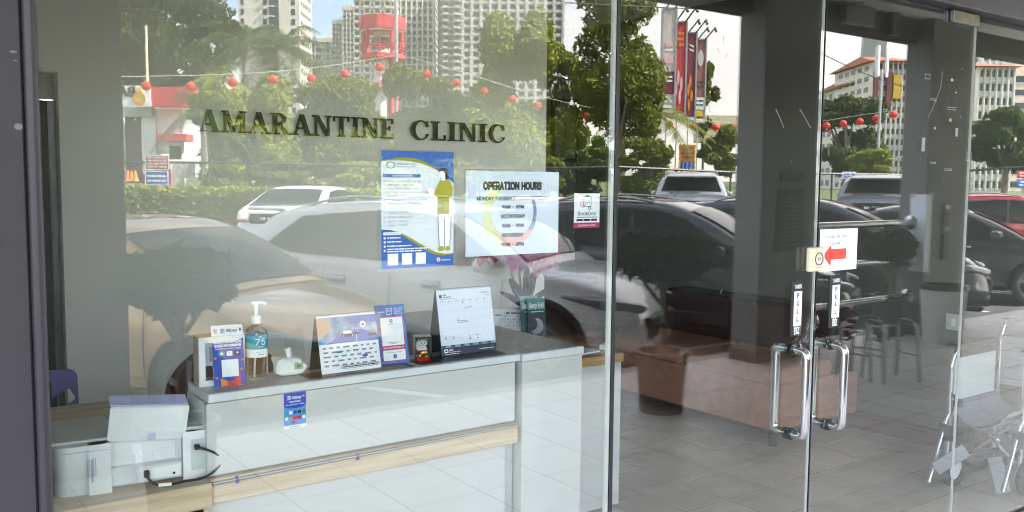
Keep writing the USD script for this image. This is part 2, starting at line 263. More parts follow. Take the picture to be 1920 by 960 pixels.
solo('shop_front_wall', [bx(-6, .30, 1.86, 1.98, 2.48, 3.2), bx(5.0, 14, 1.86, 1.98, 2.48, 3.2), bx(.301, 4.999, 1.86, 1.98, 2.98, 3.2), bx(-6, -.9, 1.86, 1.98, 0, 2.48), bx(5.6, 14, 1.86, 1.98, 0, 2.48)], 'wall_paint', 'pale wall above and beside the glass shop front', 'wall')
PANE = (1.905, 1.915)
def pane_thing(name, label, cat, x0, x1, z0=.012, z1=2.168, look='pane_glass'):
    t = thing(name, label, cat, (x0, 1.91, 0))
    part(t, 'pane', bx(0, x1-x0, -.005, .005, z0, z1), look); return t
g0 = pane_thing('fixed_window', 'big fixed glass pane with poster and opening hours, reflecting cars', 'window', .262, 1.738)
part(g0, 'edge', bx(1.4635, 1.4755, -.0045, .0045, .013, 2.167), 'wire_pale'); part(g0, 'seal', bx(1.477, 1.4865, -.007, .007, .0, 2.17), 'black_plastic')
g1 = pane_thing('glass_door', 'left leaf of the frameless glass double door', 'door', 1.752, 2.683)
g2 = pane_thing('glass_door', 'right leaf of the glass double door, under the arrow sign', 'door', 2.692, 3.684)
g3 = pane_thing('fixed_window', 'fixed glass pane in front of the wheelchair', 'window', 3.694, 5.6)
for g, w in ((g1, .931), (g2, .992)):
    part(g, 'edge', bx(w-.0035, w+.0005, -.0044, .0044, .013, 2.167), 'wire_pale'); part(g, 'edge', bx(-.0005, .003, -.0044, .0044, .013, 2.167), 'black_plastic')
a, b = on_y(1784, 24, 1.9), on_y(1835, 24, 1.9)
part(g2, 'patch_fitting', [bx(a[0]-2.692, b[0]-2.692-.01, -.022, -.0055, 2.125, 2.171, .002), bx(a[0]-2.692, b[0]-2.692-.01, .0055, .022, 2.125, 2.171, .002)], 'grey_metal'); part(g2, 'hinge_plate', bx(a[0]-2.686, b[0]-2.708, -.024, -.0225, 2.130, 2.166, .0005), 'bark')
def pull_handle(door, dx, x, zt, zb):
    h, r = zt-zb, .0138; x -= dx
    hd_ = part(door, 'handle', [tube(fillet([(x, s*.008, zt), (x, s*.062, zt), (x, s*.062, zb), (x, s*.008, zb)], .06, 10), r, 16) for s in (-1, 1)], 'chrome', 50)
    for z in (zb, zt):
        for y in (-.0062, .0122): part(hd_, 'collar', mv(lathe([(r, 0), (.021, 0), (.021, .006), (r, .006), (r, 0)], 20), (x, y, z), rx=90), 'black_plastic', 40)
pL, pR, qL, qR = on_y(1484, 654, GLASS), on_y(1555, 645, GLASS), on_y(1480, 812, GLASS), on_y(1550, 795, GLASS)
pull_handle(g1, 1.752, pL[0], pL[2], qL[2]); pull_handle(g2, 2.692, pR[0], pR[2], qR[2])

tw_ = thing('transom_window', 'row of transom panes above the header beam of the shop front', 'window', (.30, 1.91, 2.48))
for k in range(4): part(tw_, 'pane', bx(.02+k*1.175, 1.165+k*1.175, -.004, .004, .01, .495), 'pane_glass'); part(tw_, 'mullion', bx(-.012+k*1.175, .018+k*1.175, -.03, .03, .0, .499, .003), 'mauve_dark')
# a torn clear wrapper left between the handles
wr = [ ]
a_, b_ = on_y(1484, 690, 1.90), on_y(1532, 590, 1.90); gx, gz_ = np.meshgrid(np.linspace(0, 1, 14), np.linspace(0, 1, 18)); tri_ = []
wv = np.c_[a_[0]+(b_[0]-a_[0])*(.25+.75*gz_.ravel()*.9)*gx.ravel()+.01*np.sin(gz_.ravel()*9), 1.895-.02*meshkit.noise(np.c_[gx.ravel()*5, gz_.ravel()*6, gx.ravel()*0], 4), a_[2]+(b_[2]-a_[2])*gz_.ravel()]
for j in range(17):
    for i in range(13): q0 = j*14+i; tri_ += [(q0, q0+1, q0+15), (q0, q0+15, q0+14)]
solo('plastic_wrap', trimesh.Trimesh(wv, tri_, process=False), 'thin_clear', 'torn crumpled clear plastic wrap hanging by the door handles', 'wrap')
# five-foot way: pillars, beam, soffit, upper storey
for nm, lab, x0, x1 in (('pillar', 'grey square pillar of the walkway, far left, seen as a plain grey reflection', .40, 1.104), ('pillar', 'grey square pillar reflected in the left glass door', 6.002, 6.709), ('pillar', 'grey square pillar with taped paper reflected in the right glass door', 8.486, 9.295)):
    t = thing(nm, lab, 'pillar', (x0, -1.26, -.012), group='square pillars of the walkway')
    part(t, 'shaft', bx(0, x1-x0, 0, .28, 0, 3.1, .008), 'pillar_paint'); part(t, 'plinth', bx(-.012, x1-x0+.012, -.012, .292, .001, .10, .005), 'beam_paint')
so = solo('walkway_ceiling', bx(-6, 14, -1.13, 1.86, 3.085, 3.2), 'soffit_paint', kind='structure')
bm = thing('eaves_beam', 'deep concrete edge beam over the walkway', 'beam', (0, -1.35, 2.88)); part(bm, 'beam', bx(-6, 14, 0, .22, 0, .5, .01), 'beam_paint')
solo('upper_storey', [bx(-6, 14, -1.34, 1.9, 3.39, 6.2), bx(-6, 14, 1.99, 12, 2.95, 6.2), bx(5.62, 14, 1.99, 12, 0, 2.94), bx(-6, -1.32, 1.99, 12, 0, 2.94)], 'wall_paint', 'pale upper storey of the shop building above the walkway', 'building')
t = thing('steel_hanger', 'red brown steel hanger under the walkway ceiling', 'hanger', (7.95, -1.10, 2.9)); part(t, 'strut', bx(-.055, .055, -.02, .05, -.02, .19, .004), 'skirting_red'); part(t, 'plate', bx(-.07, .07, -.03, .06, .172, .184), 'skirting_red')
t = thing('junction_box', 'grey junction box with loose cables under the walkway ceiling', 'junction box', (7.35, -1.09, 2.98))
part(t, 'housing', bx(-.22, .20, 0, .07, -.08, .09, .008), 'grey_metal'); part(t, 'cable', tube(spline([(-.2, .05, .08), (.1, .09, -.10), (.25, .09, -.06), (.33, .05, .09)], 20), .008), 'wire', 40)
part(t, 'cable', tube(spline([(-.35, .03, -.09), (-.2, .03, -.13), (0, .03, -.12), (.1, .03, -.15)], 20), .012), 'wire', 40); part(t, 'cable', tube(spline([(-.4, .03, -.08), (-.15, .04, -.16), (.05, .03, -.10)], 20), .007), 'wire', 40)
solo('ceiling_cable', [tube(spline([(4.6, -.9, 3.02), (6.0, -.93, 2.98), (7.2, -.9, 3.06)], 16), .007), tube(spline([(7.9, -.6, 3.07), (8.6, -.3, 3.05), (9.4, 0, 3.07)], 12), .007)], 'wire', 'thin black cable strung under the walkway ceiling', 'cable')
g = thing('guard_rail', 'three tube steel guard rail between two walkway pillars, reflected', 'railing', (6.71, -1.13, 0))
for z in (1.11, .742, .375):
    part(g, 'bar', rod((0, 0, z), (1.776, 0, z), .032, 16), 'chrome', 40); part(g, 'flange', mv(lathe([(0, 0), (.075, 0), (.07, .012), (.036, .03), (.033, .05)], 20), (1.776, 0, z), ry=-90), 'chrome', 40)
t = thing('taped_notice', 'white paper sheet taped around a pillar corner, reflected', 'notice', (8.486, -.98, 0))
part(t, 'sheet', [bx(-.0035, -.0015, -.16, .0025, .63, 1.39), bx(-.0035, .10, .0012, .0032, .63, 1.39)], 'paper_cool'); part(t, 'tape', [bx(.06, .12, .0036, .0044, 1.37, 1.41), bx(.06, .12, .0036, .0044, .61, .65), bx(-.0045, -.0038, -.17, -.12, 1.36, 1.40)], 'tape')
t = thing('wall_box', 'small grey control box on the pillar face, reflected', 'box', (8.79, -.98, 1.16)); part(t, 'case', bx(0, .10, .001, .03, -.13, .13, .004), 'grey_metal'); part(t, 'cover', bx(.02, .08, .031, .036, -.10, .08, .002), 'beam_paint')
t = thing('wall_box', 'plain grey box lower on the pillar face, reflected', 'box', (8.79, -.98, .87)); part(t, 'case', bx(0, .10, .001, .025, -.13, .13, .004), 'beam_paint')
t = thing('litter_bin', 'round grey litter bin by the pillar, reflected', 'bin', (lambda b_: (b_[0], 2*GLASS-b_[1], .001))(on_y(1768, 560, 4.5))); part(t, 'bucket', lathe([(0, 0), (.17, 0), (.205, .50), (.19, .50), (.16, .02), (0, .02)], 28), 'soffit_paint', 40); part(t, 'rim', lathe([(.191, .501), (.215, .501), (.215, .545), (.191, .545), (.191, .501)], 28), 'black_plastic', 40)
t = thing('notice_board', 'framed grey notice panel on the front of the pillar, reflected', 'notice', (6.2, -.98, 0))
part(t, 'panel', bx(0, .36, .001, .012, .92, 1.44, .002), 'beam_paint'); part(t, 'line', [bx(.05, .05+w, .0125, .0135, z, z+.012) for z, w in zip(np.linspace(.97, 1.36, 12), [.25, .2, .26, .22, .25, .1, .26, .24, .2, .25, .15, .2])], 'pillar_paint'); part(t, 'plaque', bx(.02, .34, .001, .02, 1.50, 1.59, .003), 'beam_paint')

# marks on the right door
rg = random.Random(3); marks = []
for px, py, qx, qy in ((1500, 205, 1520, 240), (1455, 205, 1470, 240), (1767, 135, 1764, 165), (1764, 165, 1741, 220), (1680, 300, 1692, 292)):
    a, b = on_y(px, py, 1.904), on_y(qx, qy, 1.904); marks.append(flat(LineString([(a[0], a[2]), ((a[0]+b[0])/2+.002, (a[2]+b[2])/2), (b[0], b[2])]).buffer(.0011, 2), 1.9046, .0003))
for px, py, w, h in ((1735, 138, 9, 11), (1777, 200, 15, 7), (1745, 184, 11, 5), (1783, 147, 5, 6), (1745, 303, 10, 4), (1771, 316, 14, 4), (1792, 240, 4, 16), (1780, 222, 4, 6), (1752, 238, 3, 5), (1729, 258, 5, 26), (1812, 285, 9, 17), (1791, 172, 3, 3), (1800, 218, 2, 2), (1804, 128, 2, 2)):
    a, b = on_y(px, py, 1.904), on_y(px+w, py+h, 1.904); q = sbox(a[0], b[2], b[0], a[2]); q = q.difference(q.buffer(-.0022)) if w > 7 else q; marks.append(flat(q, 1.9046, .0003))
for _ in range(26):
    px, py = rg.uniform(1170, 1790), rg.uniform(60, 700); a = on_y(px, py, 1.904); marks.append(flat(affinity.rotate(sbox(a[0], a[2], a[0]+.001, a[2]+rg.uniform(.003, .022)), rg.uniform(-40, 40)), 1.9046, .0003))
solo('glue_residue', marks, 'smear', 'pale scratches and glue residue on the outside of the glass doors', 'residue', kind='stuff')
# ---------------------------------------------------------------- reception desk and what stands on it
YF = 2.07
dk = thing('reception_desk', 'white gloss reception desk with light wood band', 'desk', (.643, YF, 0))
X = .643; e = 1.533-X
part(dk, 'front_panel', bx(-.004, e-.012, 0, .018, .806, .978, .0015), 'white_gloss', label='upper white gloss panel with the small blue sticker')
part(dk, 'countertop', [bx(0, e+.003, -.004, .150, .980, 1.0, .0015)], 'white_edge'); part(dk, 'top_sheet', bx(.004, e, 0, .147, 1.0002, 1.0012), 'counter_top')
part(dk, 'side_panel', bx(-.004, .014, .019, .148, .806, .979, .001), 'white_edge')
part(dk, 'back_panel', bx(.015, e, .132, .147, .66, .979), 'white_edge')
part(dk, 'ledge', bx(-.003, e-.012, -.016, .35, .745, .803, .002), 'wood_light'); 
part(dk, 'rod', [rod((.0, -.021, .795), (e-.02, -.018, .799), .0042, 10)], 'steel', 40); [part(dk, 'clip', bx(.055+k, .060+k, -.027, -.017, .787, .803), 'print_purple') for k in (0, .31)]
part(dk, 'lower_panel', bx(-.003, e-.03, .02, .04, .02, .744, .0015), 'white_gloss'); part(dk, 'reveal', bx(e-.028, e+.002, .03, .06, .02, .978), 'wire_pale')
ep = 1.541-X
part(dk, 'end_block', bx(ep, 1.767-X, -.008, .88, .012, .977, .002), 'white_gloss'); part(dk, 'end_top', bx(ep-.003, 1.770-X, -.011, .88, .978, 1.0, .0015), 'white_edge'); part(dk, 'top_sheet', bx(ep+.002, 1.765-X, -.006, .876, 1.0002, 1.0012), 'counter_top')
# low wooden side desk on the left
sd = thing('side_desk', 'low light wood desk top under the printer, left end', 'desk', (-.6, 2.034, 0))
part(sd, 'top', bx(0, 1.238, 0, .95, .745, .8035, .002), 'wood_light'); part(sd, 'apron', bx(0, 1.238, .03, .05, .55, .744), 'wood_light')
for x in (.02, .62, 1.19): part(sd, 'leg', bx(x, x+.04, .03, .07, .012, .744, .003), 'wood_light')
for i in range(12): part(sd, 'slat', bx(.1+i*.09, .1+i*.09+.078, .052, .060, .30, .55), 'wood_light')
# return wing
wg = thing('return_desk', 'white low desk wing with oak top beside the reception desk', 'desk', (2.30, 3.005, 0))
part(wg, 'front_panel', bx(0, .508, 0, .02, .012, .676, .0015), 'white_gloss'); part(wg, 'side_panel', bx(.490, .508, .021, .97, .012, .676, .001), 'white_gloss'); part(wg, 'top', bx(-.36, .515, -.008, .98, .678, .718, .002), 'wood_oak')
# sticker on the desk front
def card(name, label, cat, loc, rot, w, h, look, t=.0012, r=.0, group=None, sheet='sheet', tri=True):
    """A printed sheet: x to the right, z up, its face towards -y; print() adds flat shapes in front of it."""
    th = thing(name, label, cat, loc, rot, group); part(th, sheet, flat(rrect(0, w, 0, h, r), 0, t), look)
    lay = [0]
    def pr(nm, polys, mat):
        lay[0] += 1; g = unary_union([p.buffer(0) for p in polys if p is not None and not p.is_empty]) if isinstance(polys, list) else polys.buffer(0)
        g = g.intersection(sbox(0, 0, w, h)); m = flat(g, -t-.00012*lay[0], .00022)
        if m is not None: part(th, nm, m, mat)
    return th, pr
def plane(loc, look): return None
def alipay_mark(x, z, h, al='l'): return words('Alipay', x, z, h, al, bold=1)
a, b = on_y(531, 738, YF), on_y(574, 798, YF); w, h = b[0]-a[0], a[2]-b[2]
th, pr = card('payment_sticker', 'small blue payment sticker stuck on the desk front', 'sticker', (a[0], YF-.0007, b[2]), (0, 0, 0), w, h, 'print_white', .0006, .003)
pr('field', rrect(.0004, w-.0004, h*.08, h-.0004, .003), 'print_sky'); pr('field', unary_union([rrect(.0004, w-.0004, h*.62, h-.0004, .003), affinity.scale(Point(w*.5, h*.62).buffer(1, 12), w*.45, h*.07)]), 'print_royal')
pr('lettering', [words('Alipay', w*.36, h*.82, h*.07, 'l', bold=1), words('支', w*.14, h*.815, h*.10, 'l', font='Noto Sans CJK Regular'), sbox(w*.30, h*.81, w*.31, h*.90), words('✈', 0, 0, .001) if False else Polygon([(w*.80, h*.86), (w*.95, h*.85), (w*.85, h*.90), (w*.83, h*.83)]), words('Pay smart', w*.5, h*.72, h*.05, bold=1), words('with your home e-wallets', w*.5, h*.64, h*.04, width=w*.86)], 'print_white')
for k, m in enumerate(['print_cyan', 'print_white', 'print_royal', 'print_navy', 'print_green', 'print_white', 'print_orange', 'print_red', 'print_magenta', 'print_white']):
    cx, cz = w*(.12+.19*(k % 5)), h*(.44 if k < 5 else .28); pr('logo_tile', rrect(cx-w*.07, cx+w*.07, cz-h*.045, cz+h*.045, .001), m)
pr('logo_tile', rrect(w*.34, w*.50, h*.13, h*.21, .001), 'print_magenta'); pr('lettering', [scribble(w*.25, w*.75, h*.025, h*.025, rng)], 'ink_grey')

# printer on the side desk
PA, PB = np.array([.395, 2.105]), np.array([.640, 2.095]); rz = -6
pt = thing('printer', 'white inkjet printer with its rear paper tray open', 'printer', (.322, 2.105, .8037), (0, 0, rz))
def prof(pts, x0, x1): m = ext(Polygon(pts), x1-x0); v = m.vertices.copy(); m.vertices = np.c_[x0+v[:, 2], v[:, 0], v[:, 1]]; return m
w = .345
def rounded_foot(x0, x1, y0, y1, z0, z1, r): return rbox(x0, x1, y0, y1, z0, z1, r)
def plan(x0, x1, y0, y1, z0, z1, r, tp=.0):
    p_ = sbox(x0+r, y0+r, x1-r, y1-r).buffer(r, 8) if r else sbox(x0, y0, x1, y1); m_ = ext(p_, z1-z0); m_.apply_translation((0, 0, z0)); v_ = m_.vertices.copy(); c_ = np.array([(x0+x1)/2, (y0+y1)/2]); f_ = np.where(v_[:, 2:3] < z0+.001, 1-tp, 1); v_[:, :2] = c_+(v_[:, :2]-c_)*f_; m_.vertices = v_; return m_
part(pt, 'body', [plan(0, .116, 0, .215, 0, .1115, .028, .10), bx(.07, .116, .0, .06, .0, .1115)], 'printer_white', 30); part(pt, 'body', [plan(.268, w, .012, .215, 0, .1115, .022, .06), bx(.268, .30, .012, .06, 0, .1115)], 'printer_white', 30, label='right housing with the power socket recess')
part(pt, 'inner_frame', bx(.10, .285, .035, .215, .0, .1115, .002), 'printer_white'); part(pt, 'rear_guard', bx(.113, .272, .022, .045, .006, .048, .003), 'printer_white'); part(pt, 'ridge', [bx(.15, .262, .036, .045, .078, .085, .001), bx(.205, .225, .034, .045, .060, .070, .001), bx(.14, .165, .034, .045, .052, .060, .001), bx(.255, .262, .03, .045, .03, .085, .001)], 'printer_white')
part(pt, 'seam', [bx(.1152, .1165, .003, .05, .004, .108), bx(.268, .2695, .014, .05, .004, .106), bx(.02, .11, -.0006, .01, .098, .0992)], 'wire_pale'); part(pt, 'button_panel', [bx(.125, .26, .19, .214, .1202, .1212)], 'ink_soft'); part(pt, 'lid', rbox(-.002, w+.004, .02, .222, .112, .120, .004), 'printer_lid', 40)
part(pt, 'vent_slats', [bx(.285, .338, y, y+.004, .1202, .1215) for y in np.linspace(.05, .2, 14)], 'wire_pale')
tr = [bx(-.083, .083, -.004, .004, 0, .088, .003), bx(-.083, -.078, -.0055, -.0041, .003, .086), bx(.078, .083, -.0055, -.0041, .003, .086), bx(-.077, .077, -.0055, -.0041, .082, .086)]
part(pt, 'paper_tray', [mv(m, (.192, .026, .100), rx=16, ry=5) for m in tr], 'printer_white'); part(pt, 'tray_top', mv(bx(-.083, .083, .006, .052, .084, .087, .001), (.192, .026, .101), rx=16, ry=5), 'printer_lilac'); part(pt, 'tray_tab', mv(bx(-.012, .004, -.0065, -.0045, .003, .020), (.206, .026, .100), rx=16, ry=5), 'printer_lilac')
part(pt, 'power_brick', bx(.168, .262, -.006, .021, .014, .050, .005), 'printer_white'); part(pt, 'pin_hole', mv(lathe([(0, 0), (.003, 0), (.003, .001), (0, .001)], 12), (.245, -.006, .026), rx=90), 'black_plastic')
part(pt, 'plug', [bx(.180, .192, -.018, -.006, .026, .042, .002), bx(.292, .304, -.004, .011, .070, .082, .002)], 'black_plastic'); part(pt, 'socket_recess', [bx(.287, .327, .0105, .0115, .02, .092, .0003)], 'printer_lid')
part(pt, 'power_cord', tube(spline([(.186, -.016, .033), (.198, -.022, .014), (.215, -.022, .006), (.26, -.018, .006), (.325, -.006, .010), (.352, .006, .035), (.335, .0, .058), (.298, -.002, .076)], 40), .0030), 'black_plastic', 60); part(pt, 'cord_tag', rod((.208, -.023, .008), (.236, -.0215, .006), .0042), 'print_white')
part(pt, 'rating_label', mv(flat(unary_union([scribble(.012, .052, z, .002, rng) for z in (.0, .004, .012, .016)]+[sbox(.0, .006, .05, .010)]), 0, .0004), (.085, -.0006, .03), ry=-90), 'ink_soft')

# chairs behind
ch = thing('plastic_chair', 'purple plastic chair with cut-out back behind the side desk', 'chair', on_y(118, 790, 3.2)*[1, 1, 0])
bk = rrect(-.30, .075, .55, .845, .03).difference(unary_union([affinity.translate(affinity.rotate(sbox(-.012, .02, .012, .09).buffer(.012), a, origin=(0, 0)), -.03, .71) for a in range(0, 360, 60)]))
part(ch, 'backrest', mv(flat(bk, 0, .012), rx=-6, t=(0, .08, 0)), 'purple_plastic'); part(ch, 'seat', rbox(-.32, .09, .02, .42, .41, .44, .012), 'purple_plastic', 40)
for x in (-.28, .05):
    for y in (.05, .39): part(ch, 'leg', tube([(x, y, .41), (x*1.05, y*1.05, .0)], [.016, .013]), 'steel', 40)
oc = thing('office_chair', 'brown leather office chair back behind the desk end', 'chair', (1.03, 3.05, 0))
bkp = affinity.scale(Point(0, .72).buffer(1, 24), .21, .20).intersection(sbox(-1, .55, 1, 2)).union(rrect(-.2, .2, .45, .75, .05)); part(oc, 'backrest', mv(flat(bkp.buffer(.005), 0, .07), rx=-5), 'leather', 30); part(oc, 'seat', rbox(-.22, .22, .0, .42, .40, .48, .035), 'leather', 40); part(oc, 'stem', rod((0, .2, .08), (0, .2, .40), .03), 'black_plastic'); part(oc, 'base', [rod((0, .2, .07), (.25*math.cos(a), .2+.25*math.sin(a), .045), .018) for a in np.arange(5)*1.2566], 'black_plastic')

# things on the counter
CT = 1.0016
rb = thing('box_frame', 'pale wood box photo frame at the left end of the counter', 'picture frame', (.648, 2.150, CT), (0, 0, -4))
part(rb, 'side', [bx(0, .004, .002, .055, 0, .118), bx(.104, .108, .002, .055, 0, .118), bx(.0042, .1038, .002, .055, .114, .118), bx(.0042, .1038, .002, .055, 0, .004), bx(.0042, .1038, .051, .055, .0042, .1138)], 'photo_frame'); part(rb, 'front', flat(rrect(0, .108, 0, .118).difference(rrect(.015, .093, .014, .104)), 0, .004), 'white_plastic'); part(rb, 'mount', flat(rrect(.016, .092, .045, .103).difference(rrect(.03, .08, .055, .092)), .02, .002), 'print_white'); part(rb, 'print', flat(rrect(.028, .082, .053, .094), .0235, .001), 'wire_pale'); part(rb, 'lower_print', flat(rrect(.016, .092, .015, .044), .03, .001), 'leather')
w, h = .074, .146
th, pr = card('payment_stand', 'blue and white SCAN FOR OFFERS payment stand beside the sanitiser bottle', 'sign', (.676, 2.128, CT), (-12, 0, -8), w, h, 'print_white', .002, .004)
pr('field', rrect(.0003, w-.0003, .0003, h*.80, .002), 'print_royal'); pr('field', affinity.scale(Point(w*.35, h*.80).buffer(1, 12), w*.55, h*.028), 'print_white')
pr('lettering', [words('Alipay', w*.46, h*.885, h*.05, 'l', width=w*.36, bold=1), words('支', w*.27, h*.875, h*.065, 'l', font='Noto Sans CJK Regular'), sbox(w*.42, h*.88, w*.425, h*.94), Polygon([(w*.86, h*.90), (w*.97, h*.905), (w*.91, h*.94)]), Polygon([(w*.90, h*.875), (w*.925, h*.875), (w*.93, h*.95), (w*.91, h*.95)])], 'ink'); pr('emblem', [Point(w*.13, h*.915).buffer(w*.055).difference(Point(w*.135, h*.92).buffer(w*.028)), sbox(w*.08, h*.865, w*.2, h*.872)], 'print_red')
pr('lettering', [words('SCAN FOR OFFERS', w*.5, h*.70, h*.042, width=w*.88, px=64, bold=2), words('支付宝汇率优 链商票收惠', w*.5, h*.645, h*.034, width=w*.84, font='Noto Sans CJK Regular', bold=1), words('Scan with your home e-wallets', w*.5, h*.60, h*.024, width=w*.82)], 'print_white')
for k, m in enumerate(('print_cyan', 'print_white', 'print_navy')): pr('logo_tile', rrect(w*(.20+.25*k), w*(.38+.25*k), h*.49, h*.57, .002), m)
pr('logo', [rrect(w*.25, w*.33, h*.515, h*.55, .001), Point(w*.79, h*.535).buffer(w*.03)], 'print_white'); pr('logo', [Polygon([(w*.48, h*.55), (w*.54, h*.52), (w*.60, h*.55), (w*.54, h*.535)])], 'print_red')
pr('ribbon', Polygon([(w*.22, .0006), (w*.22, h*.14), (w*.42, h*.085), (w*.42, .0006)]), 'print_orange'); pr('ribbon', Polygon([(w*.84, .0006), (w*.84, h*.19), (w*.62, h*.085), (w*.42, h*.075), (w*.42, .0006)]), 'print_red'); pr('blank_square', rrect(w*.27, w*.80, h*.15, h*.43, .001), 'print_white'); pr('confetti', [affinity.rotate(sbox(w*x, h*z, w*x+.006, h*z+.004), r) for x, z, r in ((.06, .13, -25), (.86, .25, 30), (.9, .4, 10), (.05, .45, 15))], 'print_orange')
part(th, 'foot', bx(.004, w-.004, 0, .05, .0, .0015), 'print_white')
bt = thing('sanitiser_bottle', 'clear pump bottle of hand sanitiser with teal and white label', 'bottle', on_z(482, 711, CT)); BZ = 1.20
LOOKS['bottle_clear'] = usdkit.material(stage, '/World/Looks/bottle_clear', {'lw': ('layer_weight', {'blend': .35}), 'tr': ('transparent_bsdf', {'color': (.80, .81, .79)}), 'gl': ('glossy_bsdf', {'color': (1, 1, 1), 'roughness': .03}), 'x': ('mix_closure', {})}, [('lw.facing', 'x.fac'), ('tr.BSDF', 'x.closure1'), ('gl.BSDF', 'x.closure2')], surface='x.closure')
R = .0268
part(bt, 'bottle', lathe([(0, .0*BZ), (R-.004, .0*BZ), (R, .004*BZ), (R, .098*BZ), (R-.003, .106*BZ), (.012, .112*BZ), (.011, .118*BZ)], 32), 'bottle_clear', 40); part(bt, 'label', lathe([(R+.0004, .066*BZ), (R+.0006, .0662*BZ), (R+.0006, .0945*BZ), (R+.0004, .095*BZ), (R+.0004, .066*BZ)], 32), 'print_cyan', 30, label='teal upper label band'); part(bt, 'label', lathe([(R+.0004, .049*BZ), (R+.0006, .0492*BZ), (R+.0006, .0655*BZ), (R+.0004, .0658*BZ), (R+.0004, .049*BZ)], 32), 'print_white', 30, label='white lower label band')
part(bt, 'cap', lathe([(0, .134*BZ), (.0115, .134*BZ), (.0125, .130*BZ), (.0125, .117*BZ), (0, .117*BZ)], 20), 'white_plastic', 40); part(bt, 'dip_tube', rod((0, 0, .116), (-.006, .003, .006), .0028), 'white_plastic', 40); part(bt, 'pump', [rod((0, 0, .134*BZ), (0, 0, .158*BZ), .0052, 12), tube(fillet([(-.012, 0, .159*BZ), (.016, 0, .159*BZ), (.024, 0, .154*BZ)], .006), .0048, 10)], 'white_plastic', 50)
rz_ = math.degrees(math.atan2(bt and 0.77, 2.1))
pol = [words('75', 0, .0745*BZ, .016, font='Inter'), scribble(-.006, .006, .0705*BZ, .0013, rng), sbox(-.004, .091*BZ, .002, .0925*BZ)]
lm = flat(unary_union(pol), 0, .0003); v = lm.vertices.copy(); ang = (v[:, 0]+.010)/R-.36; rr = R+.0008-v[:, 1]; lm.vertices = np.c_[rr*np.sin(ang), -rr*np.cos(ang), v[:, 2]]; part(bt, 'lettering', lm, 'print_white')
lm = flat(unary_union([scribble(-.006, .008, .0545*BZ, .0022, rng), scribble(-.012, .006, .060*BZ, .001, rng)]), 0, .0003); v = lm.vertices.copy(); ang = (v[:, 0]+.010)/R-.36; rr = R+.0008-v[:, 1]; lm.vertices = np.c_[rr*np.sin(ang), -rr*np.cos(ang), v[:, 2]]; part(bt, 'lettering', lm, 'ink_grey')
# crumpled wipes pack and tissue
wp = thing('wipes_pack', 'crumpled white wipes pack with a tissue sticking out', 'wipes', on_z(552, 704, CT)+[0, .02, 0])
m = rbox(-.040, .034, -.022, .026, .0, .044, .014); m = m.subdivide().subdivide(); v = m.vertices; m.vertices = v+np.c_[meshkit.noise(v*55, 1)-.5, meshkit.noise(v*55, 2)-.5, meshkit.noise(v*55, 3)-.5]*.016*np.c_[np.ones(len(v)), np.ones(len(v)), (v[:, 2] > .004)]; part(wp, 'pack', m, 'tissue', 50)
m = ext(Polygon([(-.02, 0), (-.012, .012), (-.016, .03), (-.004, .036), (.006, .012), (.002, 0)]), .006); m = m.subdivide().subdivide(); v = m.vertices.copy(); m.vertices = np.c_[v[:, 0], v[:, 2]+.006*np.sin(v[:, 0]*200), v[:, 1]+.036]; part(wp, 'tissue', m, 'tissue', 40)
part(wp, 'print', mv(flat(unary_union([rrect(.0, .022, .012, .03, .003)]), -.0235, .0006), rx=-8), 'green_print'); part(wp, 'lettering', mv(flat(words('M', .011, .016, .008), -.0245, .0005), rx=-8), 'ink')
lb = thing('acrylic_holder', 'clear acrylic leaflet holder standing behind the wipes pack', 'holder', on_z(553, 680, CT)); part(lb, 'sheet', mv(bx(-.025, .03, 0, .002, 0, .09), rx=-8), 'thin_clear'); part(lb, 'foot', bx(-.025, .03, .003, .04, .0, .002), 'thin_clear')
def easel(name, label, xl, yl, w, h, lean, rz, look, board='black_plastic'):
    th, pr = card(name, label, 'calendar', (xl, yl, CT), (-lean, 0, rz), w, h, look, .0015, 0, 'desk calendars')
    part(th, 'back_board', mv(bx(-.001, w+.001, -.0012, .0008, 0, h), (0, h*math.sin(math.radians(lean*2)), -h*(math.cos(math.radians(lean*2))-1)*1.0), rx=lean*2.0) if False else mv(bx(-.001, w+.001, .0002, .0016, .0, h-.001), (0, .001, 0)), board)
    a = math.radians(lean)
    leg = bx(-.001, w+.001, -.0008, .0008, -h, 0); leg = mv(leg, (0, .003, h), rx=2*lean); part(th, 'stand', leg, board)
    n = int(w/.0052); part(th, 'spiral', [mv(trimesh.creation.torus(.0034, .0006, 10, 5), ((i+.5)*w/n, .001, h-.001), ry=90) for i in range(n)], 'black_plastic'); return th, pr
w, h = .168, .150
th, pr = easel('desk_calendar', 'desk calendar with a blue photo of cars on a motorway', .944, 2.112, w, h, 14, 0, 'paper')
pr('photo', rrect(.0, w, h*.50, h*.96), 'print_steel'); pr('photo', [rrect(.0, w*.22, h*.72, h*.955), Polygon([(.0, h*.72), (w*.2, h*.72), (0, h*.6)])], 'print_skin'); pr('photo', [Polygon([(w*.12, h*.501), (w*.50, h*.70), (w*.72, h*.72), (w*.999, h*.60), (w*.999, h*.501)]), rrect(w*.55, w*.999, h*.82, h*.955)], 'print_blue'); pr('photo', [LineString([(w*.62, h*.505), (w*.66, h*.70)]).buffer(.0006), rrect(w*.42, w*.56, h*.655, h*.70, .004), Point(w*.76, h*.80).buffer(.008)], 'print_white'); pr('photo', [rrect(w*.39, w*.60, h*.60, h*.655, .003), rrect(w*.60, w*.68, h*.63, h*.67, .002), rrect(w*.84, w*.98, h*.58, h*.63, .003)], 'print_navy'); pr('photo', [Point(w*.42, h*.62).buffer(.0018), Point(w*.57, h*.62).buffer(.0018)], 'print_white'); pr('photo', [Point(w*.90, h*.62).buffer(.002), Point(w*.76, h*.79).buffer(.004)], 'print_red')
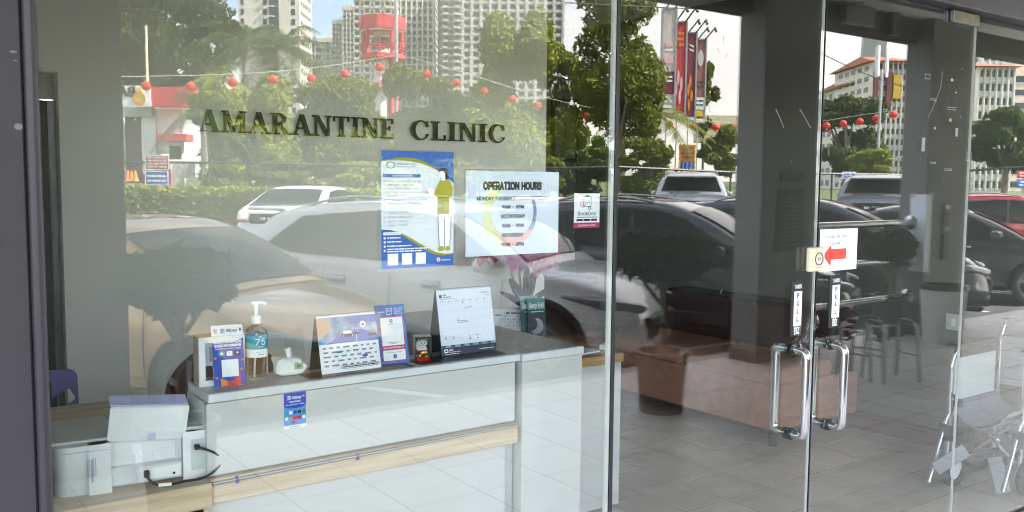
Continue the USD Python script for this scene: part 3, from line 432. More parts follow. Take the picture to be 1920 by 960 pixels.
for k in range(5): pr('lettering', [scribble(w*.05, w*.95, h*(.42-.075*k), h*.028, rng, 1.1)], 'ink_grey')
pr('logo_tile', [rrect(w*.27, w*.36, h*.335, h*.37)], 'print_green'); pr('logo_tile', [affinity.scale(Point(w*.74, h*.25).buffer(1, 10), w*.05, h*.024)], 'print_purple'); pr('lettering', [rrect(w*.32, w*.97, h*.06, h*.115, .003).difference(rrect(w*.325, w*.965, h*.066, h*.109, .003)), scribble(w*.35, w*.94, h*.08, h*.018, rng)], 'ink')
w, h = .086, .160
th, pr = card('payment_stand', 'tall blue and magenta stand headed We prefer, between the two calendars', 'sign', (1.123, 2.138, CT), (-13, 0, -3), w, h, 'print_blue', .002, .001)
pr('border', rrect(w*.10, w*.92, h*.045, h*.80, .003), 'print_magenta'); pr('field', [rrect(w*.13, w*.89, h*.31, h*.785, .002), rrect(w*.13, w*.89, h*.06, h*.235, .002)], 'print_white'); pr('lettering', [words('We prefer', w*.19, h*.875, h*.022, width=w*.24, bold=1), words('Other wallets', w*.62, h*.925, h*.02, 'l', width=w*.33), words('& bank apps', w*.62, h*.895, h*.02, 'l', width=w*.3), words('accepted', w*.62, h*.865, h*.02, 'l', width=w*.24), words('Scan this QR', w*.62, h*.835, h*.02, 'l', width=w*.3), rrect(w*.36, w*.56, h*.835, h*.945, .002).difference(rrect(w*.375, w*.545, h*.843, h*.937, .0015)), words("TnG", w*.46, h*.885, h*.024, bold=1), words('MALAYSIA NATIONAL QR', w*.51, h*.262, h*.024, width=w*.70, bold=1)], 'print_white'); pr('emblem', [Point(w*.5, h*.73).buffer(w*.055).difference(Point(w*.505, h*.735).buffer(w*.025)), scribble(w*.42, w*.58, h*.67, h*.008, rng)], 'print_red'); pr('lettering', [scribble(w*.3, w*.72, h*.355, h*.008, rng), scribble(w*.42, w*.58, h*.335, h*.008, rng), scribble(w*.25, w*.78, h*.19, h*.006, rng)], 'ink'); pr('logo_tile', rrect(w*.46, w*.58, h*.09, h*.16, .001), 'print_blue')
part(th, 'foot', mv(bx(.0, w, 0, .055, 0, .0015), rx=13), 'print_white'); part(th, 'back_plate', bx(.0, w, .0005, .0025, 0, h), 'black_plastic')
# lucky cat
lc = thing('lucky_cat', 'small white and gold beckoning cat on a red base in a clear case', 'ornament', on_z(796, 677, CT)+[0, .012, 0], (0, 0, -20))
part(lc, 'base', bx(-.020, .020, -.017, .017, 0, .008, .002), 'red_gloss'); S = trimesh.creation.icosphere(3, 1.0)
def ell(c, r): m = S.copy(); m.apply_scale(r); m.apply_translation(c); return m
part(lc, 'body', [ell((0, 0, .026), (.0135, .011, .019)), ell((0, -.001, .048), (.0125, .0105, .0105))]+[mv(lathe([(0, .008), (.0045, 0), (0, 0)], 8), (x, 0, .055), ry=20*np.sign(x)) for x in (-.008, .008)], 'cat_white', 60); part(lc, 'paw', tube([(-.012, -.002, .032), (-.016, -.005, .042), (-.014, -.006, .052)], [.0042, .0042, .005], 10), 'cat_white', 60); part(lc, 'coat', [ell((0, -.0015, .022), (.0145, .0115, .014))], 'red_gloss', 60); part(lc, 'coin', [ell((.003, -.014, .022), (.009, .003, .008)), ell((-.008, -.010, .014), (.006, .005, .006)), ell((.010, -.010, .012), (.006, .005, .005))], 'gold', 60); part(lc, 'face', [ell((x, -.0113, .050), (.0015, .001, .0017)) for x in (-.0045, .0045)]+[ell((0, -.0118, .0465), (.001, .001, .0008))], 'black_plastic', 60); part(lc, 'ear', [ell((x, -.004, .057), (.002, .001, .0025)) for x in (-.008, .008)], 'print_red')
part(lc, 'case', [bx(-.0235, .0235, -.0205, -.0198, .0005, .068), bx(.0228, .0235, -.0195, .0195, .0005, .068), bx(-.0235, -.0228, -.0195, .0195, .0005, .068), bx(-.0235, .0235, .0198, .0205, .0005, .068), bx(-.0235, .0235, -.0205, .0205, .0682, .0689)], 'thin_clear')
w, h = .186, .188
th, pr = easel('desk_calendar', 'large white January desk calendar with dark blue footer', 1.324, 2.150, w, h, 11, 0, 'paper_cool')
pr('field', rrect(.0, w, 0, h*.12), 'print_navy'); pr('tab', [rrect(w*(k/12)+.0004, w*((k+1)/12)-.0004, h*.121, h*.155) for k in range(0, 12, 2)], 'print_teal'); pr('tab', [rrect(w*(k/12)+.0004, w*((k+1)/12)-.0004, h*.121, h*.155) for k in range(1, 12, 2)], 'print_steel')
pr('lettering', [words('KMI', w*.13, h*.070, h*.026, 'l', bold=1), words('Healthcare', w*.13, h*.042, h*.02, 'l', width=w*.2), scribble(w*.05, w*.3, h*.018, h*.008, rng), scribble(w*.68, w*.95, h*.045, h*.01, rng), rrect(w*.04, w*.11, h*.045, h*.10, .001).difference(rrect(w*.055, w*.095, h*.06, h*.085, .001))], 'print_white')
pr('lettering', [words('JANUARY', w*.97, h*.90, h*.028, 'r'), words('2025', w*.97, h*.862, h*.024, 'r')], 'ink_grey'); pr('lettering', [words('KMI', w*.11, h*.90, h*.022, 'l', bold=1), scribble(w*.11, w*.25, h*.875, h*.012, rng), rrect(w*.04, w*.09, h*.87, h*.92, .001), scribble(w*.05, w*.3, h*.852, h*.006, rng)], 'print_navy')
pr('rule', [sbox(w*.04, h*z, w*.96, h*z+.0003) for z in (.80, .67, .54, .41, .285, .19)], 'ink_soft'); pr('lettering', [scribble(w*(.06+.13*k), w*(.10+.13*k), h*.815, h*.008, rng) for k in range(7)]+[Point(w*(.07+.13*i), h*(.775-.13*j)).buffer(.0008, 2) for i in range(7) for j in range(5)]+[Point(w*x, h*z).buffer(.0022, 4) for x, z in ((.45, .785), (.34, .52), (.09, .26), (.23, .26), (.52, .26), (.66, .27))]+[scribble(w*.34, w*.52, h*z, h*.008, rng) for z in (.50, .48)]+[scribble(w*.48, w*.62, h*.70, h*.008, rng)]+[Polygon([(w*x-.003, h*.215), (w*x+.003, h*.215), (w*x, h*.245)]) for x in (.53, .67)], 'ink')
solo('counter_mat', [bx(.90, 1.195, 2.082, 2.150, CT, CT+.0012), bx(1.215, 1.50, 2.085, 2.16, CT, CT+.0012)], 'black_plastic', 'glossy black desk mat under the calendars', 'mat')

# on the wing
ZW = .7182
w, h = .115, .085
p = on_z(926, 640, ZW); 
th, pr = easel('desk_calendar', 'small cream desk calendar beside the dark leaflets', 2.60, 3.55, .19, .15, 12, -38, 'cream_plastic' if False else 'paper')
stage.GetPrimAtPath(th).GetAttribute('xformOp:translate').Set(Gf.Vec3d(*(on_y(924, 622, 3.62)*[1, 1, 0]+[0, 0, ZW])))
w, h = .19, .15
pr('lettering', [scribble(w*.05, w*.2, h*.75, h*.05, rng)]+[scribble(w*.33, w*.95, h*.82, h*.06, rng)]+[scribble(w*(.36+.16*i), w*(.41+.16*i), h*z, h*.03, rng) for i in range(4) for z in (.62, .42, .2)], 'ink_grey'); pr('rule', [sbox(w*.3, h*z, w*.96, h*z+.001) for z in (.35, .55, .75)]+[sbox(w*x, h*.1, w*x+.001, h*.8) for x in (.3, .46, .62, .78)], 'ink_soft'); pr('picture', [Point(w*.15, h*.2).buffer(.024).difference(Point(w*.16, h*.17).buffer(.014))], 'print_olive')
p = on_y(992, 628, 3.5); q = on_y(1025, 628, 3.5); zt = on_y(1000, 560, 3.5)[2]; w, h = q[0]-p[0]-.01, zt-ZW
for k, (dx, dy, dz) in enumerate(((0, 0, 0), (-.030, .018, .012))):
    th, pr = card('leaflet', ('dark teal Sleep Well leaflet with a moon on the desk wing', 'green leaflet tucked behind the Sleep Well leaflet')[k], 'leaflet', (p[0]+dx, 3.5+dy, ZW), (-8, 0, -8), w, h+dz, 'print_teal', .0015)
    pr('field', rrect(0, w, h*.72, h+dz), 'print_teal_light'); pr('lettering', [words('Sleep Well', w*.52, h*.76, h*.13, width=w*.86, bold=1), scribble(w*.2, w*.9, h*.66, h*.02, rng)], 'print_white')
    if k == 0: pr('field', rrect(0, w, 0, h*.63), 'print_navy'); pr('moon', Point(w*.45, h*.32).buffer(w*.36).difference(Point(w*.18, h*.38).buffer(w*.36)).buffer(.003), 'wire_pale')
solo('acrylic_rack', [mv(bx(-.01, w+.02, 0, .003, 0, .09), (p[0], 3.485, ZW), rx=-8), bx(p[0]-.01, p[0]+w+.02, 3.49, 3.56, ZW, ZW+.003)], 'thin_clear', 'clear acrylic rack holding the Sleep Well leaflets', 'holder')
bkx = on_z(1068, 646, ZW+.02)
t = thing('magazine', 'magazine lying on top of the papers on the desk wing', 'magazine', (bkx[0]-.1, bkx[1]-.02, ZW+.007), (0, 0, 20)); part(t, 'pages', bx(-.08, .09, -.06, .06, 0, .018), 'paper'); part(t, 'cover', bx(-.081, .091, -.061, .061, .0182, .0192), 'print_teal'); part(t, 'picture', flat(Point(0, 0).buffer(.03), 0, .0004).apply_transform(trimesh.transformations.rotation_matrix(-math.pi/2, (1, 0, 0))).apply_translation((.02, 0, .0198)), 'print_white')
t = thing('paper_stack', 'thin stack of papers under the magazine on the wing', 'papers', (bkx[0]-.06, bkx[1]-.06, ZW+.0003), (0, 0, 8)); part(t, 'sheets', bx(-.12, .12, -.09, .07, 0, .006), 'paper_cool')
q = on_z(1141, 655, ZW); t = thing('phone_charger', 'small white box charger at the edge of the oak top', 'charger', (q[0], q[1]+.01, ZW+.0003), (0, 0, 25)); part(t, 'case', rbox(-.045, .045, -.022, .022, 0, .026, .006), 'white_plastic', 40); part(t, 'port', bx(-.008, .002, -.0235, -.0222, .008, .016), 'black_plastic')

# orchid
rg = random.Random(11); ob = on_y(985, 612, 3.80); op = thing('orchid', 'pink orchid in a grey pot behind the opening hours sign', 'plant', (ob[0], 3.80, ZW))
part(op, 'pot', lathe([(0, 0), (.05, 0), (.068, .10), (.062, .10), (.045, .01), (0, .01)], 24), 'ceramic', 40)
def leaf3(base, dirn, ln, wd, droop=.3, n=7):
    d = np.array(dirn, float); d /= np.linalg.norm(d); s = np.cross(d, [0, 0, 1]); s /= max(np.linalg.norm(s), 1e-6); V, F = [], []
    for i, t in enumerate(np.linspace(0, 1, n)):
        c = np.array(base)+d*ln*t-np.array([0, 0, droop*ln*t*t]); k = wd*math.sin(math.pi*min(.98, .08+.9*t))**.7; V += [c-s*k, c+[0, 0, -.006], c+s*k]
        if i: a = 3*i; F += [(a-3, a-2, a+1), (a-3, a+1, a), (a-2, a-1, a+2), (a-2, a+2, a+1)]
    return trimesh.Trimesh(V, F, process=False)
for dx, dy, dz, ln, wd in ((-1, -.1, .9, .24, .065), (-.55, .0, 1.2, .25, .055), (.4, .1, 1.5, .26, .035), (.75, -.2, .8, .24, .05), (.1, -.3, 1.6, .22, .035), (.2, .2, 1.9, .31, .02)): part(op, 'leaf', leaf3((0, 0, .10), (dx, dy, dz), ln, wd, .22), 'orchid_leaf', True)
def flower(c, s, n0, look_list):
    out = []; n0 = np.array(n0)/np.linalg.norm(n0); u = np.cross(n0, [0, 0, 1]); u /= np.linalg.norm(u); v = np.cross(u, n0)
    for k in range(5):
        a = math.pi/2+k*2*math.pi/5+rg.uniform(-.15, .15); d = u*math.cos(a)+v*math.sin(a); out.append(leaf3(c, d+n0*.15, s, s*.42, .12, 6))
    return out
for k, (qx, qy, pale) in enumerate(((905, 478, 1), (918, 470, 1), (935, 466, 0), (950, 458, 0), (965, 470, 0), (980, 474, 0), (992, 470, 0), (1005, 478, 0), (1018, 470, 0), (1030, 474, 0), (1010, 500, 1), (968, 482, 0), (990, 484, 0), (1012, 486, 0), (1034, 482, 0), (1040, 468, 0), (1024, 488, 0), (1014, 504, 1), (985, 452, 0), (1000, 455, 0))):
    c = on_y(qx, qy, 3.76+rg.uniform(-.05, .05))-np.array([ob[0], 3.80, ZW]); part(op, 'flower', flower(c, .074 if not pale else .056, (rg.uniform(-.5, .2), -1, rg.uniform(-.2, .3)), None), 'orchid_pale' if pale else 'orchid_petal', True)
for qx in (955, 975, 992):
    c = on_y(qx, 470, 3.78)-np.array([ob[0], 3.80, ZW]); part(op, 'stem', tube(spline([(0, 0, .10), (c[0]*.8, 0, .32), c], 14), .0055), 'stem_green', 40)

# letters on the back wall (serif capitals)
def stem(x0, x1, z0=0., z1=1.): return sbox(x0, z0, x1, z1)
def bar(x0, x1, z, s=.055): return sbox(x0, z-s/2, x1, z+s/2)
def slant(xa, za, xb, zb, w): return Polygon([(xa-w/2, za), (xa+w/2, za), (xb+w/2, zb), (xb-w/2, zb)])
def serif(x, w, z): return sbox(x-w/2, 0 if z == 0 else .94, x+w/2, .06 if z == 0 else 1.)
T, t_ = .17, .075
def gl(c):
    if c == 'I': return unary_union([stem(.13, .13+T), serif(.13+T/2, .40, 0), serif(.13+T/2, .40, 1)]), .43
    if c == 'A': return unary_union([slant(.14, 0, .44, 1, t_), slant(.78, 0, .47, 1, T+.02), bar(.24, .68, .34, .06), serif(.14, .30, 0), serif(.78, .36, 0)]), .92
    if c == 'M': return unary_union([stem(.12, .12+t_), slant(.20, 1, .53, .03, T), slant(.53, .03, .86, 1, t_+.02), stem(.86, .86+T), serif(.16, .30, 0), serif(.945, .36, 0), sbox(.02, .94, .25, 1), sbox(.80, .94, 1.1, 1)]), 1.12
    if c == 'N': return unary_union([stem(.12, .12+t_), slant(.19, 1, .76, .0, T), stem(.74, .74+t_), serif(.16, .28, 0), sbox(.0, .94, .24, 1), serif(.78, .28, 1)]), .93
    if c == 'T': return unary_union([stem(.34, .34+T), bar(.03, .82, .965, .07), sbox(.03, .76, .075, .97), sbox(.775, .76, .82, .97), serif(.425, .38, 0)]), .85
    if c == 'E': return unary_union([stem(.12, .12+T), bar(.0, .68, .965, .07), bar(.0, .70, .035, .07), bar(.2, .52, .51, .06), sbox(.64, .76, .68, .97), sbox(.66, .03, .70, .25), sbox(.48, .40, .52, .62)]), .76
    if c == 'L': return unary_union([stem(.12, .12+T), serif(.205, .40, 1), bar(.0, .68, .035, .07), sbox(.64, .03, .68, .28)]), .72
    if c == 'C':
        o = affinity.scale(Point(.46, .5).buffer(1, 24), .42, .52); i = affinity.scale(Point(.51, .5).buffer(1, 24), .31, .46); return unary_union([o.difference(i).difference(sbox(.68, .30, 1.2, .72)), sbox(.74, .68, .79, .98), sbox(.74, .22, .79, .30)]), .88
    if c == 'R':
        bo = affinity.scale(Point(.40, .745).buffer(1, 20), .33, .255).difference(affinity.scale(Point(.36, .745).buffer(1, 20), .20, .195)); return unary_union([stem(.12, .12+T), bo.intersection(sbox(.2, .4, 2, 1)), bar(.0, .45, .97, .06), bar(.2, .45, .52, .06), slant(.80, 0, .42, .50, T), serif(.205, .40, 0), serif(.82, .30, 0)]), .93
A0, A1, B0, B1 = on_y(371, 246, 3.985), on_y(738, 253, 3.985), on_y(769, 254, 3.985), on_y(946, 258, 3.985)
ls = thing('wall_lettering', 'dark metal capitals AMARANTINE CLINIC on the back wall', 'lettering', (A0[0], 3.985, A0[2]))
for word, xs, xe in (('AMARANTINE', A0[0], A1[0]), ('CLINIC', B0[0], B1[0])):
    tot = sum(gl(c)[1] for c in word)+.10*(len(word)-1); k = (xe-xs)/tot; x = xs-A0[0]
    for c in word:
        p_, adv = gl(c); p_ = affinity.translate(affinity.scale(p_.buffer(.008), k, .094, origin=(0, 0)), x, 0); x += (adv+.10)*k
        part(ls, 'letter', flat(p_, .002, .014), 'black_leather')
# picture frames on the far wall
for lab, p0, p1 in (('thin dark picture frame on the far wall, next to the wall corner', (1036, 183), (1085, 304)), ('thin dark picture frame on the far wall, nearer the doors', (1098, 229), (1165, 355))):
    a, b = on_y(*p0, 5.88), on_y(*p1, 5.88); t = thing('picture_frame', lab, 'picture frame', (a[0], 5.898, b[2])); w, h = b[0]-a[0], a[2]-b[2]
    part(t, 'frame', flat(rrect(0, w, 0, h).difference(rrect(.03, w-.03, .03, h-.03)), 0, .02), 'black_plastic'); part(t, 'print', flat(rrect(.03, w-.03, .03, h-.03), -.002, .002), 'side_paint')
    part(t, 'drawing', flat(unary_union([LineString([(w*.3, .1), (w*.45, h*.3), (w*.6, .1)]).buffer(.012), LineString([(w*.5, h*.35), (w*.55, h*.6)]).buffer(.01)]), -.0045, .001), 'beam_paint')
# sofas
def sofa(name, label, x0, x1, y0, y1, back, n):
    t = thing(name, label, 'sofa', (x0, y0, .0)); w, d = x1-x0, y1-y0
    part(t, 'base', rbox(0, w, 0, d, .095, .36, .02), 'leather_tan', 40)
    for x in (.05, w-.05):
        for y in (.05, d-.05): part(t, 'leg', mv(lathe([(0, .0), (.022, .0), (.032, .10), (0, .10)], 14), (x, y, 0)), 'black_plastic', 40)
    if back == 'x':
        part(t, 'backrest', rbox(w-.25, w, .012, d-.012, .30, .74, .045), 'leather_dark', 40)
        for k in range(n): part(t, 'seat_cushion', rbox(.0, w-.24, .01+k*(d-.02)/n, .005+(k+1)*(d-.02)/n, .345, .455, .04), 'leather_tan', 40)
    else:
        part(t, 'backrest', rbox(.012, w-.012, d-.25, d, .30, .72, .045), 'leather_dark', 40)
        for k in range(n): part(t, 'seat_cushion', rbox(.01+k*(w-.02)/n, .005+(k+1)*(w-.02)/n, .0, d-.24, .345, .445, .04), 'leather', 40)
sofa('sofa', 'brown leather sofa behind the left glass door', 4.14, 4.93, 3.165, 4.60, 'x', 2)
sofa('sofa', 'dark brown leather sofa in the far corner behind the desk wing', 3.90, 4.93, 4.75, 5.75, 'y', 2)
# ---------------------------------------------------------------- the street, seen in the glass
def gz(x, yv):
    s = min(1, max(0, (yv-10)/5)); s = s*s*(3-2*s); return -.30+s*(.10+.022*(min(max(x, -20), 24)-7))
def g_at(p): return gz(p[0], 2*GLASS-p[1])
def sheet(xs, ys, dz, keep=None):
    V, F = [], []
    for y in ys:
        for x in xs: V.append((x, 2*GLASS-y, gz(x, y)+dz))
    n = len(xs)
    for j in range(len(ys)-1):
        for i in range(n-1):
            a = j*n+i
            if keep is None or keep((xs[i]+xs[i+1])/2, (ys[j]+ys[j+1])/2): F += [(a, a+n, a+1), (a+1, a+n, a+n+1)]
    return trimesh.Trimesh(V, F)
xs, ys = np.r_[-3000, -800, -200, np.linspace(-40, 90, 66), 300, 900, 3000], np.r_[5.25, np.linspace(5.6, 60, 60), 120, 400, 1200, 4000]
# the road runs slantwise; beyond it a grass verge
RD = np.array([.86, .51]); RN = np.array([-.51, .86])
def off(x, y): return (np.array([x, y])-[6.3, 22.5])@np.array([-.28, .96])
solo('ground', sheet(xs, ys, -.006), 'soil_grass', kind='structure', smooth=True)
solo('road', sheet(np.linspace(-40, 90, 131), np.linspace(5.25, 60, 111), 0.0, lambda x, y: off(x, y) < 0), 'asphalt', kind='structure')
gd = []
def patch(pts, dz): return trimesh.Trimesh([(x, 2*GLASS-y, gz(x, y)+dz) for x, y in pts], [(0, 1, 2), (0, 2, 3)])
HV = np.array([.505, -.863]); PV = np.array([.863, .505])
def strip(a, b, w, dz=.005):
    a, b = np.array(a), np.array(b); d = (b-a)/np.linalg.norm(b-a); n = np.array([-d[1], d[0]])*w/2; k = 8
    return trimesh.util.concatenate([patch([a+(b-a)*i/k-n, a+(b-a)*(i+1)/k-n, a+(b-a)*(i+1)/k+n, a+(b-a)*i/k+n], dz) for i in range(k)])
for i in range(-1, 5):
    c = np.array([4.35+3.0*i, 5.5])+0*HV; t = solo('bay_line', strip(c, c-HV*5.2, .11), 'road_paint', kind='structure')
solo('bay_line', strip((-4, 5.42), (13, 5.42), .10, .0065), 'road_paint', kind='structure')
solo('lane_line', [strip((-8+4*i, 13.0+1.2*i), (-5.6+4*i, 13.7+1.2*i), .12) for i in range(8)], 'road_paint', kind='structure')
solo('pavement_edge', [strip((-14, 16.6), (44, 33.5), .35, .02)], 'concrete', kind='structure')

# ---- cars
from scipy.interpolate import PchipInterpolator as PC
def loft(rings):
    R_ = np.array(rings); m, n, _ = R_.shape; V = R_.reshape(-1, 3); F = []
    for i in range(m-1):
        for j in range(n):
            a, b = i*n+j, i*n+(j+1) % n; F += [(a, a+n, b), (b, a+n, b+n)]
    c0 = len(V); V = np.vstack([V, R_[0].mean(0), R_[-1].mean(0)])
    for j in range(n): F += [(c0, j, (j+1) % n), (c0+1, (m-1)*n+(j+1) % n, (m-1)*n+j)]
    t = trimesh.Trimesh(V, F, process=False); t.fix_normals(); return t
def tab(pts):
    f = PC(*zip(*pts)); X_ = np.linspace(pts[0][0], pts[-1][0], 240); Y_ = f(X_); lo, dx, n = X_[0], X_[1]-X_[0], 238; Yl = Y_.tolist()
    def g(x):
        u = (x-lo)/dx; i = int(u); i = 0 if i < 0 else n if i > n else i; return Yl[i]+(Yl[i+1]-Yl[i])*(u-i)
    return g
def car(name, label, pos, yaw, paint, kind, group=None, plate='white', dz=0):
    """kind: sedan or suv. Built nose towards +x on z = 0."""
    K = dict(sedan=dict(L=4.55, W=.89, low=.20, top=[(-2.27, .62), (-2.22, .93), (-2.0, 1.0), (-1.55, 1.03), (-.6, .98), (.75, .95), (1.25, .92), (1.9, .80), (2.18, .66), (2.27, .50)], wid=[(-2.27, .66), (-2.1, .80), (-1.5, .88), (0, .89), (1.4, .87), (1.95, .78), (2.2, .58), (2.27, .42)],
                        roof=[(-1.85, 1.02), (-1.55, 1.10), (-.85, 1.38), (-.3, 1.45), (.25, 1.43), (.55, 1.34), (1.30, .93)], sw=[[(-1.35, 1.05), (-.82, 1.33), (-.3, 1.375), (-.17, 1.375), (-.17, 1.02)], [(-.12, 1.02), (-.12, 1.375), (.22, 1.36), (.50, 1.275), (1.0, 1.0)]], r=.315, wb=(-1.32, 1.35), ws=(.52, 1.28), rw=(-1.78, -.88)),
             suv=dict(L=4.35, W=.90, low=.24, top=[(-2.15, .66), (-2.11, .98), (-2.0, 1.06), (-1.3, 1.06), (0, 1.02), (.8, 1.0), (1.2, .99), (1.75, .90), (2.04, .74), (2.15, .52)], wid=[(-2.15, .70), (-2.02, .83), (-1.4, .90), (0, .90), (1.35, .89), (1.85, .80), (2.08, .60), (2.15, .44)],
                      roof=[(-2.10, 1.05), (-1.98, 1.16), (-1.62, 1.46), (-1.1, 1.54), (-.4, 1.57), (.1, 1.545), (.42, 1.46), (1.22, 1.0)], sw=[[(-1.62, 1.16), (-1.30, 1.40), (-1.08, 1.42), (-.98, 1.08), (-1.35, 1.09)], [(-.95, 1.08), (-1.04, 1.425), (-.42, 1.475), (-.25, 1.475), (-.25, 1.055)], [(-.20, 1.05), (-.20, 1.475), (.08, 1.455), (.38, 1.37), (.93, 1.04)]], r=.345, wb=(-1.27, 1.30), ws=(.42, 1.18), rw=(-2.06, -1.66)))[kind]
    t = thing(name, label, 'car', pos, (0, 0, yaw), group)
    top, wid, roof = (tab(K[q]) for q in ('top', 'wid', 'roof')); L2 = K['L']/2; lo = K['low']
    ring = []
    for x in np.r_[-L2, -L2+.02, np.linspace(-L2+.06, L2-.06, 40), L2-.02, L2]:
        w, z = float(wid(x)), float(top(x)); e = lo+.10*max(0, abs(x)/L2-.86)/.14; zm = e+(z-e)*.48
        half = [(0, e), (w*.86, e), (w*.97, e+.09), (w, zm), (w*.985, zm+(z-zm)*.45), (w*.965, z-.045), (w*.90, z-.008), (w*.55, z+.018), (0, z+.026)]
        ring.append([(x, y, q) for y, q in half]+[(x, -y, q) for y, q in half[-2:0:-1]])
    body = loft(ring)
    arch = [trimesh.creation.cylinder(K['r']+.055, .34, sections=32) for _ in range(4)]
    for a, (x, s) in zip(arch, [(x, s) for x in K['wb'] for s in (-1, 1)]): a.apply_transform(trimesh.transformations.rotation_matrix(math.pi/2, (1, 0, 0))); a.apply_translation((x, s*(K['W']-.05), K['r']))
    try: body = trimesh.boolean.difference([body]+arch, engine='manifold')
    except Exception: pass
    rx0, rx1 = K['roof'][0][0], K['roof'][-1][0]
    def bw(x): return wid(min(max(x, -L2+.3), L2))*.955
    def side(x, z):                      # half width of the cabin at height z
        zb, zr = float(top(x))-.03, max(float(roof(x)), float(top(x))+.01); k = min(max((z-zb)/max(1.5-zb, .1), 0), 1); return bw(x)*(1-.235*k**1.25)
    ring = []
    for x in np.linspace(rx0, rx1, 34):
        zb, zr = float(top(x))-.05, max(float(roof(x)), float(top(x))-.03); h = zr-zb
        half = [(0, zb)]+[(side(x, zb+h*f), zb+h*f) for f in (0, .3, .6, .85)]+[(side(x, zr)*.95, zr-.012*min(1, h*4)), (side(x, zr)*.78, zr+.012), (0, zr+.028)]
        ring.append([(x, y, q) for y, q in half]+[(x, -y, q) for y, q in half[-2:0:-1]])
    cabin = loft(ring)
    part(t, 'body', [body, cabin], paint, 38)
    def side_patch(poly, s, o):
        g = Polygon(poly); m = trimesh.creation.extrude_polygon(g.buffer(.02).buffer(-.02), .001, engine='earcut'); m = m.subdivide_to_size(.2) ; v = m.vertices.copy()
        m.vertices = np.array([(x, s*(side(x, z)+o+(.002 if q > .0005 else 0)), z) for x, z, q in v]); m.fix_normals(); return m
    for s in (-1, 1):
        part(t, 'window_surround', [side_patch(Polygon(p).buffer(.022).exterior.coords, s, .003) for p in K['sw']], 'trim_black', 30)
        for p in K['sw']: part(t, 'side_window', side_patch(p, s, .007), 'car_glass', 30)
    def front_patch(x0, x1, ins, o, n=10):
        V, F = [], []
        for i, x in enumerate(np.linspace(x0, x1, n)):
            zr = float(roof(x)); w = side(x, zr)*.95-ins
            for j, f in enumerate(np.linspace(-1, 1, 9)): V.append((x+(o if x0 > 0 else -o)*.7, f*w, zr+.03-.018*abs(f)**2+o))
        for i in range(n-1):
            for j in range(8): a = i*9+j; F += [(a, a+9, a+1), (a+1, a+9, a+10)]
        return trimesh.Trimesh(V, F)
    part(t, 'windscreen', front_patch(K['ws'][1]-.04, K['ws'][0], .05, .006), 'car_glass', True); part(t, 'rear_window', front_patch(K['rw'][0]+.03, K['rw'][1], .07, .008), 'car_glass', True)
    if kind == 'suv':
        part(t, 'lower_trim', [bx(-L2+.05, L2-.10, -.80, .80, lo-.02, lo+.05, .02)]+[bx(-.86, .88, s*.895-.012, s*.895+.012, lo+.0, lo+.14, .01) for s in (-1, 1)], 'trim_black'); part(t, 'roof_spoiler', rbox(-2.12, -1.62, -.56, .56, 1.455, 1.50, .02), paint, 40)
        for s in (-1, 1): part(t, 'roof_rail', tube(spline([(-1.3, s*.60, 1.52), (-1.1, s*.60, 1.575), (-.3, s*.61, 1.60), (.0, s*.61, 1.56)], 12), .014), 'steel', 40)
    zt = K['top'][1][1]
    for s in (-1, 1):
        hl = [(L2-.66, s*(float(wid(L2-.66))-.030), .745), (L2-.32, s*(float(wid(L2-.32))-.040), .695), (L2-.10, s*.50, .64)]; hz = .05 if kind == 'suv' else .0
        part(t, 'headlight', m3hull(tubepts([(a[0], a[1]*.985, a[2]+hz) for a in hl], [.035, .095, .085])), 'lamp_clear', 40)
        part(t, 'tail_light', m3hull(tubepts([(-L2+.34, s*(float(wid(-L2+.34))-.005), zt-.14), (-L2+.10, s*(float(wid(-L2+.10))-.04), zt-.16), (-L2+.045, s*.52, zt-.17)], [.05, .075, .055])), 'lamp_red', 40)
        part(t, 'mirror', [rbox(.72, .88, s*.955-.095, s*.955+.095, .98, 1.11, .05)], paint, 40)
        for x in ((-.62, .38) if kind == 'sedan' else (-.80, .22)): part(t, 'door_handle', rbox(x-.10, x+.10, s*(float(wid(x))*.985+.010)-.016, s*(float(wid(x))*.985+.010)+.016, .832, .868, .012), 'chrome' if kind == 'sedan' else paint, 40); part(t, 'handle_recess', rbox(x-.07, x+.11, s*(float(wid(x))*.985+.002)-.006, s*(float(wid(x))*.985+.002)+.006, .80, .875, .01), 'trim_black', 40)
        part(t, 'door_seam', [tube([(x, s*(float(wid(x))*q), z) for q, z in ((.972, .93), (.992, .82), (1.001, .62), (1.001, .45), (.985, .34))], .0045, 5) for x in (-.95, -.2, .95)]+[tube([(x, s*(float(wid(x))*1.002+.001), .36) for x in np.linspace(-.9, .9, 8)], .0045, 5)], 'trim_black')
        if s > 0: part(t, 'fuel_flap', tube([(-K['L']/2+.62+.085*math.cos(a), -float(wid(-K['L']/2+.62))*.992-.002, .80+.085*math.sin(a)) for a in np.linspace(0, 2*math.pi, 20)], .004, 5), 'trim_black')
        for x in K['wb']:
            part(t, 'arch_trim', tube([(x+(K['r']+.062)*math.cos(a), s*(float(wid(x+(K['r']+.06)*math.cos(a)))*.995-.006), K['r']+(K['r']+.062)*math.sin(a)) for a in np.linspace(-.25, math.pi+.25, 26)], .030 if kind == 'suv' else .012, 6), 'trim_black', 40)
            wname = part(t, 'wheel', mv(lathe([(.22, .0), (K['r']-.02, .0), (K['r'], .02), (K['r'], .19), (K['r']-.02, .21), (.22, .21)], 28), (x, s*(K['W']-.22 if s > 0 else K['W']-.01), K['r']), rx=90) if s < 0 else mv(lathe([(.22, .0), (K['r']-.02, .0), (K['r'], .02), (K['r'], .19), (K['r']-.02, .21), (.22, .21)], 28), (x, K['W']-.005, K['r']), rx=90), 'tyre', 40)
